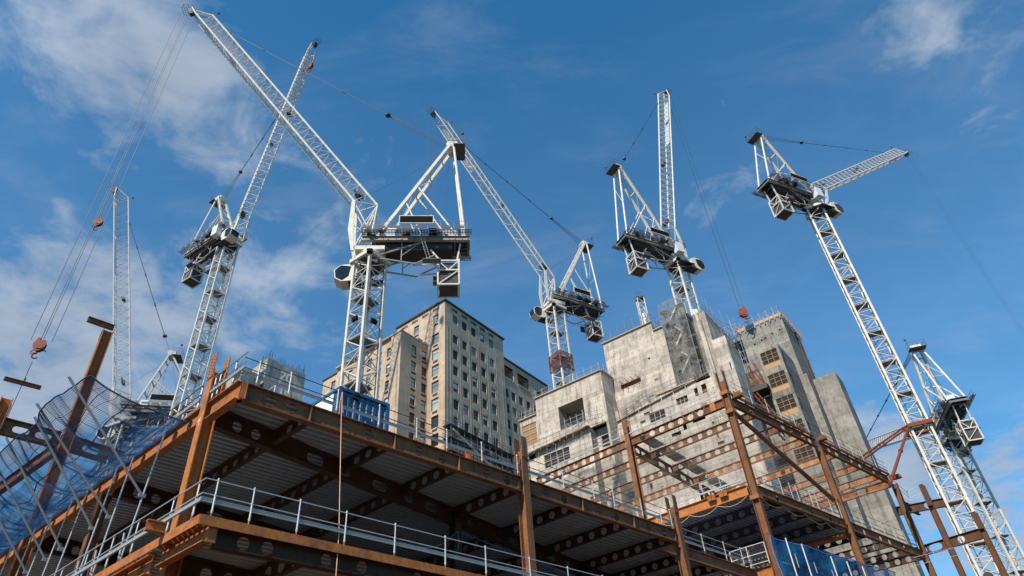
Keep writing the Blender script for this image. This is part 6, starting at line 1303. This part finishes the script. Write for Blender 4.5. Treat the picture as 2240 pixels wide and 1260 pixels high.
tube_rail('scaffold tube rail on the block right of the pier', [k3(k4, -14.2 * S, .3, kz(44)), k3(k4, -15.8 * S, .3, kz(44)), k3(k4, -15.8 * S, 3.2 * S, kz(43.9))], 5, h=1.1, jitter=1.0)
for i, (s, n) in enumerate(((6.0, 2.0), (7.6, 2.0))): pass
for lab, P, s0, s1, z, hh in (('drape of grey netting on the walkway below the big square opening', xy(K1P, 0, -1.3), 6.2 * S, 2.6 * S, kz(38.2), 1.3), ('drape of grey netting on the walkway at the foot of the tall pale core', xy(foot, 0, -.35), -1.2 * S, -6.4 * S, kz(39.6), 1.5)):
    m = MB(); m.grid(lambda a, b: Vector((*xy(P, s0 + (s1 - s0) * a, .1 * math.sin(a * 30) * b), z + .6 * a * (1 if s0 < 0 else 0) + hh * b * (.35 + .65 * abs(math.sin(a * 5.5 + .6))))), 40, 5); tag(m.build('debris_net', 'greynet'), lab, 'netting')
for lab, P, s0, s1, z0_, z1_, n_ in (('timber walkway on brackets below the big square opening of the low core', K1P, 12.4 * S, 2.2 * S, kz(37.75), kz(38.5), -.75), ('timber walkway on brackets along the foot of the tall pale core', foot, -.5 * S, -12.8 * S, kz(39.1), kz(40.55), .1)):
    t = thing('walkway', lab, 'walkway', k3(P, s0, n_, z0_)); nb_ = 8
    for k in range(nb_):
        f0, f1 = k / nb_, (k + 1) / nb_; a_ = Vector(k3(P, s0 + (s1 - s0) * f0, n_, z0_ + (z1_ - z0_) * f0)); b_ = Vector(k3(P, s0 + (s1 - s0) * (f1 - .01), n_, z0_ + (z1_ - z0_) * f1)); m = MB(); m.bar(a_, b_, .8, .06); m.build('board', 'ply' if k % 3 else 'timber', t)
        m = MB(); m.tube(a_ - UP * .05, a_ - UP * 1.3 + V3((*a2, 0)) * .6, .04, 5); m.tube(a_ - UP * .05 - V3((*a2, 0)) * .5, a_ - UP * .05 + V3((*a2, 0)) * .5, .04, 5); m.build('bracket', 'tube', t)
# stair tower wrapped in netting
SW = thing('stair_tower', 'scaffold stair tower wrapped in grey netting between the pale core and its pier', 'stair tower', k3(K2P, -10 * S, -1, kz(40)))
fs0, fs1 = -8.55 * S, -11.75 * S; zt_, zb2 = kz(51.4), kz(40.4); n0, n1 = -.3, 1.6
for s in np.linspace(fs0, fs1, 4):
    for n in (n0, n1): m = MB(); m.tube(k3(K2P, s, n, zb2), k3(K2P, s, n, zt_ + 1.2), .045, 5); m.build('standard', 'tube', SW)
for s in np.linspace(fs1 - .8, fs1 - 1.5, 2): m = MB(); m.tube(k3(K2P, s, n1, zb2), k3(K2P, s, n1, zt_), .045, 5); m.build('standard', 'tube', SW)
nl = 6
for k in range(nl + 1):
    z = zb2 + (zt_ - zb2) * k / nl
    for dz in (0, 1.0):
        for n in (n0, n1): m = MB(); m.tube(k3(K2P, fs0, n, z + dz), k3(K2P, fs1, n, z + dz), .035, 5); m.build('ledger', 'tube', SW)
    m = MB(); m.obox(Vector(k3(K2P, fs0 - .6, (n0 + n1) / 2, z)), V3((*a1, 0)) * .6, V3((*a2, 0)) * .9, UP * .05); m.obox(Vector(k3(K2P, fs1 + .6, (n0 + n1) / 2, z)), V3((*a1, 0)) * .6, V3((*a2, 0)) * .9, UP * .05); m.build('landing', 'steelgrey', SW)
    if k < nl:
        up_ = (zt_ - zb2) / nl; sa, sb = (fs0 - 1.0, fs1 + 1.0) if k % 2 else (fs1 + 1.0, fs0 - 1.0); m = MB(); nn = .2 if k % 2 else 1.1
        m.bar(k3(K2P, sa, nn - .35, z), k3(K2P, sb, nn - .35, z + up_), .05, .22); m.bar(k3(K2P, sa, nn + .35, z), k3(K2P, sb, nn + .35, z + up_), .05, .22)
        for i in range(9): f = (i + .5) / 9; m.obox(Vector(k3(K2P, sa + (sb - sa) * f, nn, z + up_ * f)), V3((*a1, 0)) * .13, V3((*a2, 0)) * .35, UP * .02)
        for i in range(9): f = (i + .5) / 9; m.tube(k3(K2P, sa + (sb - sa) * f, nn - .35, z + up_ * f), k3(K2P, sa + (sb - sa) * f, nn - .35, z + up_ * f + 1.0), .022, 4)
        m.build('stair_flight', 'galv', SW)
        m = MB(); m.tube(k3(K2P, fs0, n0, z), k3(K2P, fs0 - 2.2 * (1 if k % 2 else .2), n0, z + up_), .035, 5); m.build('brace', 'tube', SW)
        m = MB(); m.bar(k3(K2P, fs0 + .02, n0, z + up_ * .9), k3(K2P, fs0 - .02, n1, z + up_ * .2), .08, .12); m.build('toe_plank', 'panel', SW)
m = MB(); m.grid(lambda a, b: Vector(k3(K2P, fs0 + (fs1 - fs0) * a, n0 - .08 + .06 * math.sin(a * 20 + b * 7), zb2 + (zt_ + 1.4 - zb2) * b)), 14, 20); m.build('net_front', 'greynet', SW)
m = MB(); m.grid(lambda a, b: Vector(k3(K2P, fs1 - 1.5 * a * 0, n0 + (n1 - n0) * a, zb2 + (zt_ - zb2) * b)), 6, 20); m.build('net_side', 'greynet', SW)
m = MB(); m.grid(lambda a, b: Vector(k3(K2P, fs0 + .06, n0 + (n1 - n0) * a * .25, zb2 + (zt_ + 1.4 - zb2) * b)), 3, 12); m.build('net_side', 'greynet', SW)
# site cabin at the foot of the upright crane
q = k3(K2P, -11.1 * S, 1.0, kz(50.75)); CB = thing('site_cabin', 'small grey panelled box at the mast foot above the stair tower', 'cabin', q)
m = MB(); m.obox(Vector(q), V3((*a1, 0)) * .85, V3((*a2, 0)) * .8, UP * .85); m.build('shell', 'panel', CB)
for k in range(3): m = MB(); m.obox(Vector(q) + V3((*a1, 0)) * (-.57 + .57 * k) - V3((*a2, 0)) * .82, V3((*a1, 0)) * .25, V3((*a2, 0)) * .02, UP * .72); m.build('panel', 'steelgrey', CB)
m = MB(); m.obox(Vector((*CR_['E'][5][:2], kz(52.6))) + V3((0, -1.6, 0)), Vector((.75, 0, 0)), Vector((0, .03, 0)), UP * .9); tag(m.build('sign_board', 'whitepaint'), 'blank white board fixed on the mast above the stair tower', 'board')
# guard cage on the mast of the central crane
tD = CR_['D'][5]; q = Vector((tD[0], tD[1], 0)); zc = z_over(tD[:2], (1224, 797)); MC = thing('mast_cage', 'rusty mesh cage round the mast of the crane on the low core', 'mast cage', (q.x, q.y, zc))
va = math.degrees(math.atan2(q.x, q.y)) + 180; cc_ = [V3((*compass(va + 90 * k), 0)) * 1.95 for k in range(4)]
for k in range(4):
    a, b = q + cc_[k], q + cc_[(k + 1) % 4]; m = MB(); m.grid(lambda s, t_: a.lerp(b, s) + UP * (zc - 1.5 + 3.0 * t_), 2, 2); m.build('mesh_screen', 'rednet', MC)
    m = MB()
    for z in (-1.5, 0, 1.5): m.tube(a + UP * (zc + z), b + UP * (zc + z), .06, 5)
    m.tube(a + UP * (zc - 1.5), a + UP * (zc + 1.5), .07, 5); m.tube(a + UP * (zc - 1.5), b + UP * zc, .05, 4); m.build('cage_frame', 'oxide', MC)
# rooftop scaffold and worker by the hook
m = None; RS = thing('scaffold', 'cluster of tube scaffold at the roof edge between the two cores, under the hook', 'scaffold', k3(K5P, 7.2 * S, .2, zk5 - 6))
for k in range(6):
    for n in (-.4, 1.0): m = MB(); s = (6.2 + k * .55) * S; m.tube(k3(K5P, s, n, zk5 - 8), k3(K5P, s + rnd.uniform(-.2, .2), n, zk5 + rnd.uniform(.8, 2.6)), .045, 5); m.build('standard', 'galv' if k % 2 else 'tube', RS)
for z in (-7, -5.5, -4.2, -2.6, -1.3, .3, 1.1): m = MB(); m.tube(k3(K5P, 6.0 * S, -.4, zk5 + z), k3(K5P, 9.2 * S, -.4, zk5 + z), .04, 5); m.build('ledger', 'tube', RS)
for k in range(4): m = MB(); m.tube(k3(K5P, (6.2 + k * .7) * S, -.4, zk5 - 6 + k), k3(K5P, (7.0 + k * .5) * S, -.4, zk5 - 2.5 + k), .04, 5); m.build('brace', 'oxide' if k == 1 else 'tube', RS)
def person(label, p, face, s=1.0, shirt='hivis'):
    p = Vector(p); X = V3((*compass(face), 0)); Y = UP.cross(X); Q = lambda x, y, z: p + (X * x + Y * y + UP * z) * s
    me = bpy.data.meshes.new('person'); vs = [(0, 0, .95), (0, .1, .9), (0, .11, .5), (0.02, .12, .08), (.16, .12, .04), (0, -.1, .9), (.06, -.11, .5), (0, -.12, .08), (.15, -.12, .04), (0, 0, 1.2), (0, 0, 1.42), (0, .2, 1.4), (.08, .27, 1.15), (.3, .2, 1.1), (0, -.2, 1.4), (.08, -.27, 1.15), (.32, -.18, 1.2), (.01, 0, 1.52), (.02, 0, 1.66)]
    es = [(0, 1), (1, 2), (2, 3), (3, 4), (0, 5), (5, 6), (6, 7), (7, 8), (0, 9), (9, 10), (10, 11), (11, 12), (12, 13), (10, 14), (14, 15), (15, 16), (10, 17), (17, 18)]
    rad = [.15, .10, .07, .05, .04, .10, .07, .05, .04, .16, .15, .07, .05, .04, .07, .05, .04, .06, .10]
    bm = bmesh.new(); lay = bm.verts.layers.skin.verify(); bv = []
    for v, r in zip(vs, rad):
        b_ = bm.verts.new(Q(*v) - p); b_[lay].radius = (r * s, r * s); bv.append(b_)
    bv[0][lay].use_root = True
    for a_, b_ in es: bm.edges.new((bv[a_], bv[b_]))
    bm.to_mesh(me); bm.free()
    o = bpy.data.objects.new('person', me); COL.objects.link(o); o.location = p; ORG[o] = p
    o.modifiers.new('skin', 'SKIN')
    o.modifiers.new('sub', 'SUBSURF').levels = 1; me.materials.append(M['navy']); tag(o, label, 'person')
    h = MB(); h.prism([Q(-.17, -.24, .86), Q(.17, -.24, .86), Q(.17, .24, .86), Q(-.17, .24, .86)], UP * .58 * s); h.build('vest', shirt, o)
    for y in (-.26, .26): h = MB(); h.tube(Q(0, y * .85, 1.42), Q(.08, y, 1.14), .075 * s, 6); h.build('sleeve', shirt, o)
    h = MB(); h.ball(Q(.02, 0, 1.62), .115 * s, 10, 7); h.build('head', 'skin', o); h = MB(); h.ball(Q(.01, 0, 1.70), .145 * s, 10, 6, (1, 1, .75)); h.tube(Q(.02, 0, 1.67), Q(.02, 0, 1.69), .19 * s, 10); h.build('helmet', 'helmet', o)
    return o
person('worker in orange vest and yellow helmet standing at the roof edge under the hook', k3(K5P, 6.35 * S, .7, zk5 - .9), 215)
